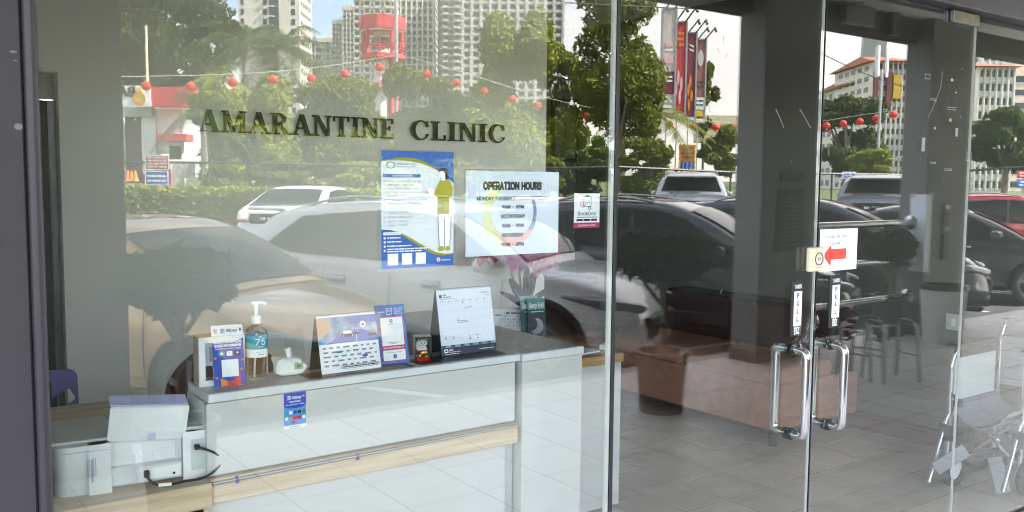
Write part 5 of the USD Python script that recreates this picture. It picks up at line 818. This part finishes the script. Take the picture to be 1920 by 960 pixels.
# lantern strings
LN = [(274, 161, 38), (358, 162, 38.5), (436, 155, 39), (512, 150, 40), (584, 147, 41), (647, 139, 42), (711, 126, 43), (800, 139, 44), (856, 155, 44.5), (908, 172, 45), (961, 186, 46), (1008, 198, 46.5), (1099, 218, 47.5), (1142, 225, 48), (1170, 221, 48), (1212, 228, 49), (1256, 233, 50), (1299, 237, 51), (1341, 239, 51), (1535, 238, 52), (1550, 236, 52), (1581, 232, 51), (1612, 228, 50), (1643, 222, 49), (1675, 215, 48)]
proto = None
WHERE = ['over the fire station sign', 'over the end of the red fascia', 'above the M of AMARANTINE', 'above the first R of AMARANTINE', 'above the first N of AMARANTINE', 'above the T of AMARANTINE', 'under the drill tower balcony', 'above the C that starts CLINIC', 'above the first I of CLINIC', 'above the second I of CLINIC', 'above and right of the last wall letter', 'beside the edge of the white wall', 'between the two thin picture frames', 'just left of the dark window seal', 'just right of the dark window seal', 'in front of the very tall dark tree', 'under the tallest billboard panel', 'right above the orange pole sign', 'nearest the first door pillar', 'touching the seam between the glass doors', 'just right of the seam between the glass doors', 'second right of the door seam', 'third right of the door seam', 'in front of the antenna mast', 'last on the right, beside the taped pillar']
for i, (px, py, Z) in enumerate(LN):
    p = st(px, py, Z); lab = 'round red lantern on the wire, '+WHERE[i]
    if proto is None:
        proto = thing('lantern', lab, 'lantern', p, group='red lanterns on the wire'); s = trimesh.creation.icosphere(3, .205); v = s.vertices; a = np.arctan2(v[:, 1], v[:, 0]); s.vertices = v*np.c_[1+.025*np.cos(a*12), 1+.025*np.cos(a*12), np.full(len(v), .92)]
        part(proto, 'shade', s, 'lantern_red', True); part(proto, 'cap', [mv(lathe([(0, 0), (.07, 0), (.07, .03), (0, .03)], 12), (0, 0, z)) for z in (.175, -.205)], 'gold', 40); part(proto, 'tassel', rod((0, 0, -.2), (0, 0, -.34), .018, 6), 'lantern_red')
    else: copy(proto, 'lantern', p, 0, lab, 'lantern', 'red lanterns on the wire')
def cable(label, pts, r=.018, look='wire_pale', n=60): return solo('cable', tube(spline([st(*p) for p in pts], n), r, 5), look, label, 'cable', smooth=40)
cable('pale lantern wire rising from the left to the drill tower', [(150, 146, 37), (274, 143, 38.2), (436, 139, 39.5), (560, 130, 41), (743, 103, 43)]); cable('pale lantern wire falling from the lamp post to the right', [(743, 103, 43), (856, 132, 44), (961, 165, 46), (1099, 200, 47.5), (1212, 216, 49), (1341, 228, 51), (1460, 233, 52)]); cable('pale lantern wire between the two door pillars', [(1460, 233, 52), (1550, 226, 52), (1612, 216, 50), (1690, 205, 48), (1760, 190, 47)])
cable('thin power cable above the billboard', [(1060, 5, 30), (1240, 14, 34), (1378, 15, 38), (1500, 6, 40)], .02, 'wire'); cable('thin power cable hanging between the door pillars', [(1480, 70, 40), (1560, 110, 40), (1640, 145, 40), (1720, 168, 40)], .02, 'wire')
# ---- far buildings
def tower(label, px0, px1, top, Z, look, win, floors, cols, depth=22, style='grid', name='apartment_tower', roof=None, yaw=0, bot=345):
    """A block whose front spans px0..px1, Z metres off, its windows set into recessed bands."""
    a, b = st(px0, bot, Z), st(px1, bot, Z); h = st((px0+px1)/2, top, Z)[2]; d = b-a; w = np.linalg.norm(d[:2]); ang = math.degrees(math.atan2(d[1], d[0]))+180+yaw; t = thing(name, label, 'building', b*[1, 1, 0], (0, 0, ang), 'distant buildings'); D = depth
    part(t, 'wall', bx(0, w, 0, D, -2, h), look); fh = h/floors; cw = w/cols; sh = cw*.12; dp = .35; gl_, bal = [], []
    for j in range(floors):
        z = j*fh
        for i in range(cols):
            x = i*cw
            if style == 'grid': gl_.append(bx(x+cw*.22, x+cw*.78, -.06, .3, z+fh*.30, z+fh*.80))
            elif style == 'strip':
                if i == 0:
                    for f0, f1 in ((.04, .09), (.40, .47), (.865, .925)): gl_.append(bx(w*(1-f1), w*(1-f0), -.06, .3, z+fh*.2, z+fh*.8))
                    gl_.append(bx(w*.34, w*.50, -.06, .3, z+fh*.02, z+fh*.98)); bal.append(bx(w*.42, w*.505, -.8, -.07, z-.03*fh, z+fh*.12))
            elif style == 'band' and i in (0,): gl_.append(bx(w*.06, w*.94, -.06, .3, z+fh*.35, z+fh*.78))
            elif style == 'balcony':
                if i % 2: gl_.append(bx(x+cw*.1, x+cw*.9, -.05, .3, z+fh*.12, z+fh*.85)); bal.append(bx(x+cw*.02, x+cw*.98, -1.1, -.05, z-.02*fh, z+fh*.30))
                else: gl_.append(bx(x+cw*.35, x+cw*.65, -.06, .3, z+fh*.3, z+fh*.75))
        if style == 'grid' or style == 'balcony': bal.append(bx(-.15, w+.15, -.30, -.0, z-.06*fh, z+.05*fh))
    for i in range(cols+1):
        if style == 'grid': bal.append(bx(i*cw-sh, i*cw+sh, -.45, -.0, 0, h))
    for j in range(floors):                # the side walls carry windows too
        for i in range(5): gl_.append(bx(-.06, .2, D*(.1+.17*i), D*(.2+.17*i), j*fh+fh*.3, j*fh+fh*.75)); gl_.append(bx(w-.2, w+.06, D*(.1+.17*i), D*(.2+.17*i), j*fh+fh*.3, j*fh+fh*.75))
    part(t, 'window', gl_, win, kind='stuff'); 
    if bal: part(t, 'ledge', bal, 'tower_white' if look != 'tower_white' else 'tower_pale', kind='stuff')
    if roof: part(t, 'roof', trimesh.Trimesh([(-1, -1.5, h), (w+1, -1.5, h), (w+1, D+1, h), (-1, D+1, h), (w*.18, D*.5, h+roof), (w*.82, D*.5, h+roof)], [(0, 1, 5), (0, 5, 4), (1, 2, 5), (2, 3, 4), (2, 4, 5), (3, 0, 4), (0, 2, 1), (0, 3, 2)], process=False), 'roof_red')
    else: part(t, 'parapet', [bx(-.3, w+.3, -.4, .2, h-.5, h+1.2), bx(w*.3, w*.7, D*.2, D*.6, h, h+3)], look)
    return t
t = tower('beige and white apartment tower with a dark window strip, top left', 452, 565, -90, 260, 'tower_white', 'window_dark', 24, 6, 16, 'strip')
part(t, 'beige_panel', [bx((st(452, 345, 90)[0]*0)+x0, x1, -.10, .0, -1, st(508, -90, 90)[2]-.5) for x0, x1 in ((.35, 1.2), (4.4, 5.2))], 'tower_beige')
tower('distant pale grey block low under the white cloud', 566, 600, 80, 420, 'tower_grey', 'window_mid', 22, 5, 30); tower('distant white block with balconies, beside the pale grey block', 598, 628, 80, 400, 'tower_white', 'window_mid', 20, 4, 30, 'balcony'); tower('slim white high rise left of the drill tower', 626, 648, 47, 380, 'tower_pale', 'window_mid', 34, 4, 24); tower('tall white high rise just left of the drill tower', 645, 672, 22, 370, 'tower_white', 'window_mid', 36, 4, 26)
tower('broad apartment block with balconies behind the drill tower', 666, 742, -60, 300, 'tower_white', 'window_dark', 30, 8, 24, 'balcony'); tower('grey apartment tower right of the drill tower', 742, 812, -70, 310, 'tower_grey', 'window_dark', 32, 7, 24); tower('narrow grey apartment tower in the middle of the skyline', 810, 870, -80, 330, 'tower_grey', 'window_mid', 34, 6, 26, 'balcony'); tower('wide white apartment tower with a grid of windows, right of the middle', 866, 1052, -90, 290, 'tower_white', 'window_mid', 30, 11, 24)
tower('white apartment block with red roof and a yellow stripe, between the pillars', 1628, 1700, 118, 170, 'tower_white', 'window_dark', 12, 8, 20, roof=2.2); tower('lower white block with red roof, left of the yellow striped block', 1594, 1636, 160, 180, 'tower_white', 'window_dark', 8, 5, 20, roof=1.8)
for j, (x0, x1, lk) in enumerate(((1633, 1641, 'block_maroon'), (1669, 1683, 'block_yellow'), (1660, 1667, 'block_maroon'))):
    pass
tower('white apartment block with red roof at the far right', 1824, 1890, 128, 165, 'tower_white', 'window_dark', 9, 6, 20, roof=2.0); tower('pale office block with window bands at the far right edge', 1888, 1990, 140, 180, 'tower_beige', 'window_dark', 9, 5, 22, 'band'); tower('tall white building behind the red roofs at the far right', 1830, 1905, 88, 260, 'tower_white', 'window_mid', 16, 6, 24); tower('teal glass building at the far right', 1895, 1960, 84, 300, 'glass_teal', 'window_mid', 14, 6, 24)
# stripes on the red roofed block, as panels in front of its wall
a, b = st(1628, 345, 169), st(1700, 345, 169); d = b-a; w = np.linalg.norm(d[:2]); ang = math.degrees(math.atan2(d[1], d[0]))+180; t = thing('facade_panels', 'yellow and maroon wall panels on the red roofed block', 'panels', b*[1, 1, 0], (0, 0, ang)); kk = w/72
for x0, x1, z0, z1, lk in ((1667, 1682, 186, 142, 'block_yellow'), (1655, 1664, 200, 136, 'block_maroon'), (1631, 1639, 200, 136, 'block_maroon')): part(t, 'panel', bx((1700-x1)*kk, (1700-x0)*kk, -.1, .5, st(1660, z0, 169)[2], st(1660, z1, 169)[2]), lk)
V, F = [], []; c = st(1632, 345, 420); rad = 9
for i, s in enumerate(np.linspace(0, 1, 14)):
    zz = st(1632, 60, 420)[2]*s; xx = -12*(1-s)**0+14*s*s-8; hw_ = 7*(1-.35*s)
    V += [(xx-hw_, -5, zz), (xx+hw_, -5, zz), (xx+hw_, 5, zz), (xx-hw_, 5, zz)]
    if i: a0 = 4*i; F += [q for j in range(4) for q in ((a0-4+j, a0-4+(j+1) % 4, a0+(j+1) % 4), (a0-4+j, a0+(j+1) % 4, a0+j))]
V += [V[-4]]; a0 = 52; F += [(a0, a0+1, a0+2), (a0, a0+2, a0+3)]
t = thing('curved_tower', 'grey curved tower rising behind the red roofs', 'building', c*[1, 1, 0], (0, 0, 140)); part(t, 'shell', trimesh.Trimesh(V, F), 'tower_grey')

# ---------------------------------------------------------------- sheets and fittings on the glass
YI, YO = 1.9162, 1.9048
def sheet_thing(name, label, cat, p0, p1, y, look, yo=0, t=.0006):
    a, b = on_y(*p0, y), on_y(*p1, y); w, h = b[0]-a[0], a[2]-b[2]
    return card(name, label, cat, (a[0], y+(t if y > 1.91 else 0), b[2]), (0, 0, 0), w, h, look, t)+(w, h)
th, pr, w, h = sheet_thing('opening_hours_sign', 'white sheet headed OPERATION HOURS on the glass', 'sign', (873.5, 320), (1046, 473), YI, 'paper_cool')
ringp = Point(w*.46, h*.50).buffer(h*.40, 24).difference(Point(w*.49, h*.51).buffer(h*.31, 24))
pr('ring', ringp.intersection(sbox(0, 0, w*.36, h)), 'print_lemon'); pr('ring', ringp.intersection(sbox(w*.36, 0, w*.9, h*.3)), 'print_pink'); pr('ring', ringp.intersection(sbox(w*.62, h*.3, w, h*.7)), 'print_steel')
for s, z, hh, wd, bo in (('OPERATION HOURS', .785, .085, .63, 3), ('MONDAY,TUESDAY,THURSDAY,FRIDAY', .655, .045, .76, 1), ('9AM - 6PM', .555, .042, .235, 1), ('WEDNESDAY', .44, .046, .265, 1), ('9AM - 9PM', .33, .042, .235, 1), ('SATURDAY', .215, .046, .23, 1), ('9AM - 2PM', .105, .042, .235, 1)): pr('lettering', [words(s, w*.49, h*z, h*hh, width=w*wd, bold=bo)], 'ink')
part(th, 'sleeve', flat(rrect(-.006, w+.006, -.006, h+.005).difference(rrect(0, w, 0, h)), 0, .0005), 'thin_clear')
th, pr, w, h = sheet_thing('services_poster', 'blue and white services poster with a woman in yellow scrubs', 'poster', (714.5, 281.5), (850, 497.5), YI, 'paper')
def wave(x, a, b, c): return a+b*math.sin(x*3.2+c)
pr('field', Polygon([(0, h), (0, h*.92)]+[(w*x, h*(.925+.055*math.sin(x*3.4-.3)-.20*x*x)) for x in np.linspace(0, 1, 24)]+[(w, h)]), 'print_blue'); pr('field', Polygon([(0, 0), (0, h*.335)]+[(w*x, h*(.335-.02*x-.22*math.sin(min(1, max(0, (x-.05)/.9))*math.pi/2)**2+.06*max(0, x-.75))) for x in np.linspace(0, 1, 24)]+[(w, 0)]), 'print_blue')
up = [(w*x, h*(.925+.055*math.sin(x*3.4-.3)-.20*x*x)) for x in np.linspace(0, .85, 24)]; dn = [(w*x, h*(.335-.02*x-.22*math.sin(min(1, max(0, (x-.05)/.9))*math.pi/2)**2+.06*max(0, x-.75))) for x in np.linspace(0.1, 1, 24)]
def taper(pts, t): return unary_union([Polygon([(x0, z0), (x1, z1), (x1, z1-t*math.sin(math.pi*(i+1)/len(pts))), (x0, z0-t*math.sin(math.pi*i/len(pts)))]).buffer(.0001) for i, ((x0, z0), (x1, z1)) in enumerate(zip(pts[:-1], pts[1:]))])
pr('wave', [taper(up, h*.028), taper(dn, h*.028)], 'print_olive')
hz = affinity.scale(Point(w*.125, h*.878).buffer(1, 16), w*.06, h*.03); pr('emblem', [hz.difference(affinity.scale(hz, .78, .78))], 'ink_grey'); pr('lettering', [words('AMARANTINE CLINIC', w*.20, h*.880, h*.016, 'l', width=w*.27), scribble(w*.20, w*.46, h*.862, h*.008, rng)], 'ink_soft')
pr('band', rrect(w*.02, w*.53, h*.775, h*.803, .001), 'print_blue'); pr('lettering', [words('OUR SERVICES', w*.28, h*.782, h*.014, width=w*.26, bold=1)], 'print_white')
tx = [('ADULT, CHILD & ADOLESCENT', .735, .45), ('PSYCHIATRY SERVICES', .705, .35), ('ADULT & CHILD & ADOLESCENT', .672, .45), ('PSYCHOLOGICAL ASSESSMENT AND', .643, .56), ('INTERVENTIONS', .614, .26), ('EYE MOVEMENT DESENSITIZATION', .578, .53), ('AND REPROCESSING (EMDR)', .549, .44), ('HYPNOTHERAPY', .508, .26), ('COUPLE THERAPY', .47, .28), ('DIVORCE MEDIATION', .432, .33), ('GROUP THERAPY', .396, .27), ('FAMILY THERAPY', .362, .27)]
pr('lettering', [words(s, w*.085, h*z, h*.0135, 'l', width=w*wd, px=28) for s, z, wd in tx]+[LineString([(w*.03, h*z+.002), (w*.04, h*z), (w*.055, h*z+.004)]).buffer(.0005) for z in (.735, .672, .578, .508, .47, .432, .396, .362)]+[sbox(w*.08, h*z, w*.62, h*z+.0003) for z in (.695, .604, .54, .498, .46, .422, .386)], 'ink_soft')
pr('pill', rrect(w*.02, w*.26, h*.288, h*.312, .003), 'print_white'); pr('lettering', [words('MORE INFORMATION', w*.14, h*.294, h*.011, width=w*.2, px=28)], 'print_blue'); pr('lettering', [Point(w*.04, h*z).buffer(.0028) for z in (.262, .228, .192, .156)]+[scribble(w*.075, w*e, h*z-.001, h*.010, rng) for z, e in ((.262, .25), (.228, .27), (.192, .4), (.165, .62), (.145, .55))]+[rrect(w*(.08+.19*k), w*(.22+.19*k), h*.03, h*.128) for k in range(3)]+[scribble(w*.82, w*.95, h*.05, h*.006, rng), Point(w*.78, h*.06).buffer(.005)], 'print_white'); pr('emblem', [Point(w*.78, h*.06).buffer(.0028)], 'print_red')
# the drawn woman
X, Zz = w*.86, h
pr('figure', [Polygon([(X-w*.09, h*.44), (X-w*.075, h*.17), (X-w*.005, h*.17), (X, h*.42), (X+w*.01, h*.17), (X+w*.08, h*.17), (X+w*.105, h*.44)]), affinity.scale(Point(X-w*.03, h*.80).buffer(1), w*.05, h*.035), Polygon([(X-w*.055, h*.80), (X-w*.05, h*.74), (X+w*.02, h*.74), (X+w*.03, h*.80)]), Polygon([(X-w*.20, h*.665), (X-w*.02, h*.60), (X+w*.11, h*.625), (X+w*.11, h*.585), (X-w*.0, h*.57), (X-w*.19, h*.62)]), Polygon([(X-w*.26, h*.70), (X-w*.15, h*.67), (X-w*.12, h*.60), (X-w*.20, h*.615)])], 'print_white')
pr('figure', [Polygon([(X-w*.105, h*.70), (X-w*.06, h*.755), (X+w*.06, h*.765), (X+w*.12, h*.70), (X+w*.115, h*.605), (X+w*.07, h*.60), (X+w*.07, h*.46), (X-w*.10, h*.455), (X-w*.09, h*.60), (X-w*.15, h*.63)]), affinity.scale(Point(X-w*.04, h*.155).buffer(1), w*.045, h*.022), affinity.scale(Point(X+w*.05, h*.155).buffer(1), w*.035, h*.022)], 'print_olive'); pr('figure', [affinity.scale(Point(X-w*.01, h*.835).buffer(1), w*.065, h*.028), Polygon([(X-w*.075, h*.84), (X-w*.055, h*.76), (X-w*.045, h*.79), (X-w*.05, h*.83)]), Polygon([(X+w*.03, h*.85), (X+w*.065, h*.76), (X+w*.0, h*.765), (X+w*.02, h*.83)])], 'ink'); pr('figure', [affinity.scale(Point(X-w*.035, h*.805).buffer(1), w*.042, h*.030), Polygon([(X-w*.04, h*.80), (X-w*.035, h*.75), (X+w*.01, h*.75), (X+w*.01, h*.79)])], 'print_white'); pr('outline', [LineString([(X-w*.09, h*.44), (X-w*.07, h*.17)]).buffer(.0006), LineString([(X, h*.43), (X, h*.17)]).buffer(.0006), LineString([(X+w*.10, h*.44), (X+w*.08, h*.17)]).buffer(.0006), LineString([(X-w*.09, h*.60), (X+w*.07, h*.60)]).buffer(.0006), LineString([(X-w*.02, h*.59), (X-w*.02, h*.48)]).buffer(.0004)], 'ink')
part(th, 'sleeve', flat(rrect(-.012, w+.008, -.008, h+.004).difference(rrect(0, w, 0, h)), 0, .0005), 'thin_clear')
th, pr, w, h = sheet_thing('booking_sticker', 'small white BookDoc sticker with a magenta foot on the glass', 'sticker', (1077, 362.5), (1123.5, 426.5), YI, 'paper')
pr('field', rrect(0, w, 0, h*.155), 'print_magenta'); pr('lettering', [words('bookdoc.com', w*.5, h*.05, h*.06, width=w*.66)], 'print_white'); pr('lettering', [words('BookDoc', w*.5, h*.365, h*.11, width=w*.72)]+[scribble(w*.1, w*.9, h*.30, h*.02, rng)]+[rrect(w*(.09+.28*k), w*(.34+.28*k), h*.20, h*.26, .001) for k in range(3)], 'ink'); ic = rrect(w*.36, w*.66, h*.62, h*.92, .002); pr('icon', [ic.difference(ic.buffer(-.0012)), rrect(w*.44, w*.58, h*.90, h*.95), Point(w*.60, h*.57).buffer(w*.06).difference(Point(w*.60, h*.57).buffer(w*.04)), Point(w*.64, h*.57).buffer(.0015)]+[sbox(w*.46, h*z, w*.60, h*z+.0009) for z in (.86, .80, .74)], 'ink'); hp = unary_union([Point(w*.28, h*.70).buffer(w*.065), Point(w*.38, h*.70).buffer(w*.065), Polygon([(w*.22, h*.685), (w*.44, h*.685), (w*.33, h*.57)])]); pr('icon', [hp.difference(hp.buffer(-.0011)), LineString([(w*.24, h*.66), (w*.31, h*.66), (w*.33, h*.70), (w*.36, h*.62), (w*.38, h*.66), (w*.42, h*.66)]).buffer(.0004)], 'print_red')
# outside: arrow sign, bell, pull plates
th, pr, w, h = sheet_thing('arrow_sign', 'white sheet PLEASE USE THIS DOOR with a red arrow', 'sign', (1538, 430.5), (1605, 504), YO, 'print_white')
pr('lettering', [words('PLEASE USE THIS', w*.43, h*.79, h*.065, width=w*.58), words('DOOR', w*.43, h*.62, h*.065, width=w*.22)], 'ink'); pr('arrow', [Polygon([(w*.09, h*.38), (w*.30, h*.63), (w*.30, h*.525), (w*.70, h*.525), (w*.70, h*.27), (w*.30, h*.27), (w*.30, h*.11)])], 'print_red'); pr('fold', [sbox(w*.79, 0, w*.793, h)], 'wire_pale'); part(th, 'sleeve', flat(rrect(-.004, w+.004, -.006, h+.006).difference(rrect(0, w, 0, h)), 0, .0006), 'thin_clear')
a, b = on_y(1511, 464, YO), on_y(1537, 507, YO); w, h = b[0]-a[0], a[2]-b[2]; t = thing('door_bell', 'cream push bell stuck on the glass doors beside the arrow sign', 'bell', (a[0], YO-.0004, b[2]))
part(t, 'case', rbox(0, w, -.020, 0, 0, h, .007), 'cream_plastic', 40); part(t, 'button', flat(Point(w*.58, h*.52).buffer(w*.27, 16).difference(Point(w*.58, h*.52).buffer(w*.235, 16)), -.0200, .0012), 'ink'); part(t, 'bell_mark', flat(unary_union([affinity.scale(Point(w*.58, h*.53).buffer(1), w*.09, h*.075), sbox(w*.47, h*.465, w*.69, h*.485)]).difference(affinity.scale(Point(w*.58, h*.53).buffer(1), w*.06, h*.05)), -.0200, .0012), 'ink_grey'); part(t, 'lettering', flat(scribble(w*.38, w*.78, h*.14, h*.05, rng), -.0200, .0008), 'ink_soft')
for lab, px0, py0, px1, py1 in (('black and white TARIK PULL plate on the left door', 1483, 528, 1500, 628), ('black and white TARIK PULL plate on the right door', 1555, 517, 1571, 612)):
    a, b = on_y(px0, py0, YO), on_y(px1, py1, YO); w, h = b[0]-a[0], a[2]-b[2]; th, pr = card('pull_plate', lab, 'sign', (a[0], YO-.0004, b[2]), (0, 0, 0), w, h, 'black_plastic', .004, .004)
    pr('field', rrect(w*.24, w*.95, h*.185, h*.815), 'print_white'); pr('lettering', [words('TARIK', w*.58, h*.868, h*.066, width=w*.66, bold=1), words('拉', w*.56, h*.045, h*.12, font='Noto Sans CJK Regular', bold=1)], 'print_white')
    for c_, z_ in zip('PULL', (.70, .555, .41, .265)): pr('lettering', [words(c_, w*.60, h*z_, h*.078, bold=2), sbox(w*.47, h*z_-.0001, w*.62, h*z_+.0012)], 'ink')

# wheelchair inside the right pane
wc = thing('wheelchair', 'chrome folding wheelchair with grey seat behind the right glass pane', 'wheelchair', (4.335, 2.05, .0005)); SX = 0
A, B = .225, -.05            # the far side frame and the near one
for s, nm in ((A, 'far'), (B, 'near')):
    SX = 0. if nm == 'far' else .16
    def wp(p_, n_, m_, l_, sm=False): return part(p_, n_, mv(cat_mesh(m_), (SX, 0, 0)), l_, sm)
    wp(wc, 'side_frame', tube(fillet([(-.17, s, .055), (-.035, s, .36), (.02, s, .40), (.50, s, .40), (.50, s, .12), (.03, s, .12), (.03, s, .40)], .05), .0115, 10), 'chrome', 40)
    wp(wc, 'front_tube', tube(fillet([(-.015, s, .12), (-.01, s, .62), (.02, s, .685), (.10, s, .69)], .06), .0115, 10), 'chrome', 40); wp(wc, 'back_tube', tube(fillet([(.46, s, .12), (.47, s, .70), (.50, s, .785), (.58, s, .79)], .05), .0115, 10), 'chrome', 40)
    wp(wc, 'armrest', rbox(-.02, .36, s-.028, s+.028, .69, .722, .014), 'black_plastic', 40); wp(wc, 'push_grip', rod((.515, s, .79), (.60, s, .79), .017, 12), 'black_plastic', 40); (wp(wc, 'skirt_guard', bx(.02, .42, s-.002, s+.002, .43, .64), 'printer_lid') if s == A else None)
    wd = wp(wc, 'big_wheel', mv(trimesh.creation.torus(.27, .016, 48, 10), (.42, s+(.05 if s == A else -.035), .29), rx=90), 'tyre', 50); wp(wd, 'rim', [mv(trimesh.creation.torus(.248, .008, 48, 8), (.42, s+(.05 if s == A else -.035), .29), rx=90), mv(lathe([(0, 0), (.03, 0), (.03, .05), (0, .05)], 14), (.42, s+(.075 if s == A else -.01), .29), rx=90)], 'chrome', 50)
    sp = [rod((.42+.02*math.cos(a+.4), s+(.05 if s == A else -.035), .29+.02*math.sin(a+.4)), (.42+.245*math.cos(a), s+(.05 if s == A else -.035), .29+.245*math.sin(a)), .0017, 4) for a in np.arange(24)*2*math.pi/24]; wp(wd, 'spokes', sp, 'grey_metal')
    cs = wp(wc, 'caster', mv(trimesh.creation.torus(.072, .020, 28, 10), (.03, s-.015, .093), rx=90), 'tyre', 50); wp(cs, 'hub', mv(lathe([(0, 0), (.058, 0), (.058, .016), (0, .016)], 18), (.03, s-.007, .093), rx=90), 'white_plastic', 40); wp(wc, 'caster_fork', [rod((.03, s+.02, .093), (.03, s+.02, .22), .007), rod((.03, s-.045, .093), (.03, s-.045, .22), .007), rod((.03, s-.045, .22), (.03, s+.02, .22), .009)], 'chrome', 40)
    pl_ = rbox(-.032, .032, -.005, .005, -.055, .115, .004); ra_ = 52 if nm == 'far' else -16; fp_ = on_y(*((1772, 868, 2.20) if nm == 'far' else (1876, 903, 2.02)))-np.array([4.335+SX, 2.05, .0005]); wp(wc, 'footplate', [mv(pl_, tuple(fp_), rx=-15, rz=-62, ry=ra_)]+[mv(bx(x_, x_+.004, -.0075, -.005, -.05, .11), tuple(fp_), rx=-15, rz=-62, ry=ra_) for x_ in (-.025, -.012, 0, .012, .022)], 'grey_metal', 40); wp(wc, 'calf_strap', bx(-.075, -.055, s-.12, s+.02, .25, .33, .004), 'black_plastic')
    wp(wc, 'brake', [rod((.02, s-.02, .43), (-.03, s-.03, .47), .008), rbox(.0, .06, s-.035, s-.005, .40, .44, .01)], 'black_plastic', 40)
ym = (A+B)/2
def sag(x0, x1, z, d, n=9, t=.006):
    V = []; 
    for x in (x0, x1):
        for f in np.linspace(0, 1, n): y = B+(A-B)*f; V += [(x, y, z-d*4*f*(1-f)), (x, y, z-t-d*4*f*(1-f))]
    F = []
    for i in range(n-1):
        a, b = 2*i, 2*n+2*i; F += [(a, b, b+2), (a, b+2, a+2), (a+1, a+3, b+3), (a+1, b+3, b+1)]
        if i == 0: F += [(a, a+1, b+1), (a, b+1, b)]
        if i == n-2: F += [(a+2, b+2, b+3), (a+2, b+3, a+3)]
    F += [q for i in range(n-1) for q in ((2*i, 2*i+2, 2*i+3), (2*i, 2*i+3, 2*i+1), (2*n+2*i, 2*n+2*i+1, 2*n+2*i+3), (2*n+2*i, 2*n+2*i+3, 2*n+2*i+2))]
    return trimesh.Trimesh(V, F)
part(wc, 'seat', sag(-.0, .46, .425, .10), 'ink_grey', 40); part(wc, 'backrest', mv(sag(-.36, .0, .0, .06), (.475, 0, .34), ry=90) if False else mv(bx(.462, .474, B, A, .46, .72, .004)), 'ink_grey'); part(wc, 'cross_brace', [rod((.15, B, .13), (.15, A, .39), .010), rod((.17, A, .13), (.17, B, .39), .010), rod((.30, B, .13), (.30, A, .39), .010)], 'chrome', 40)
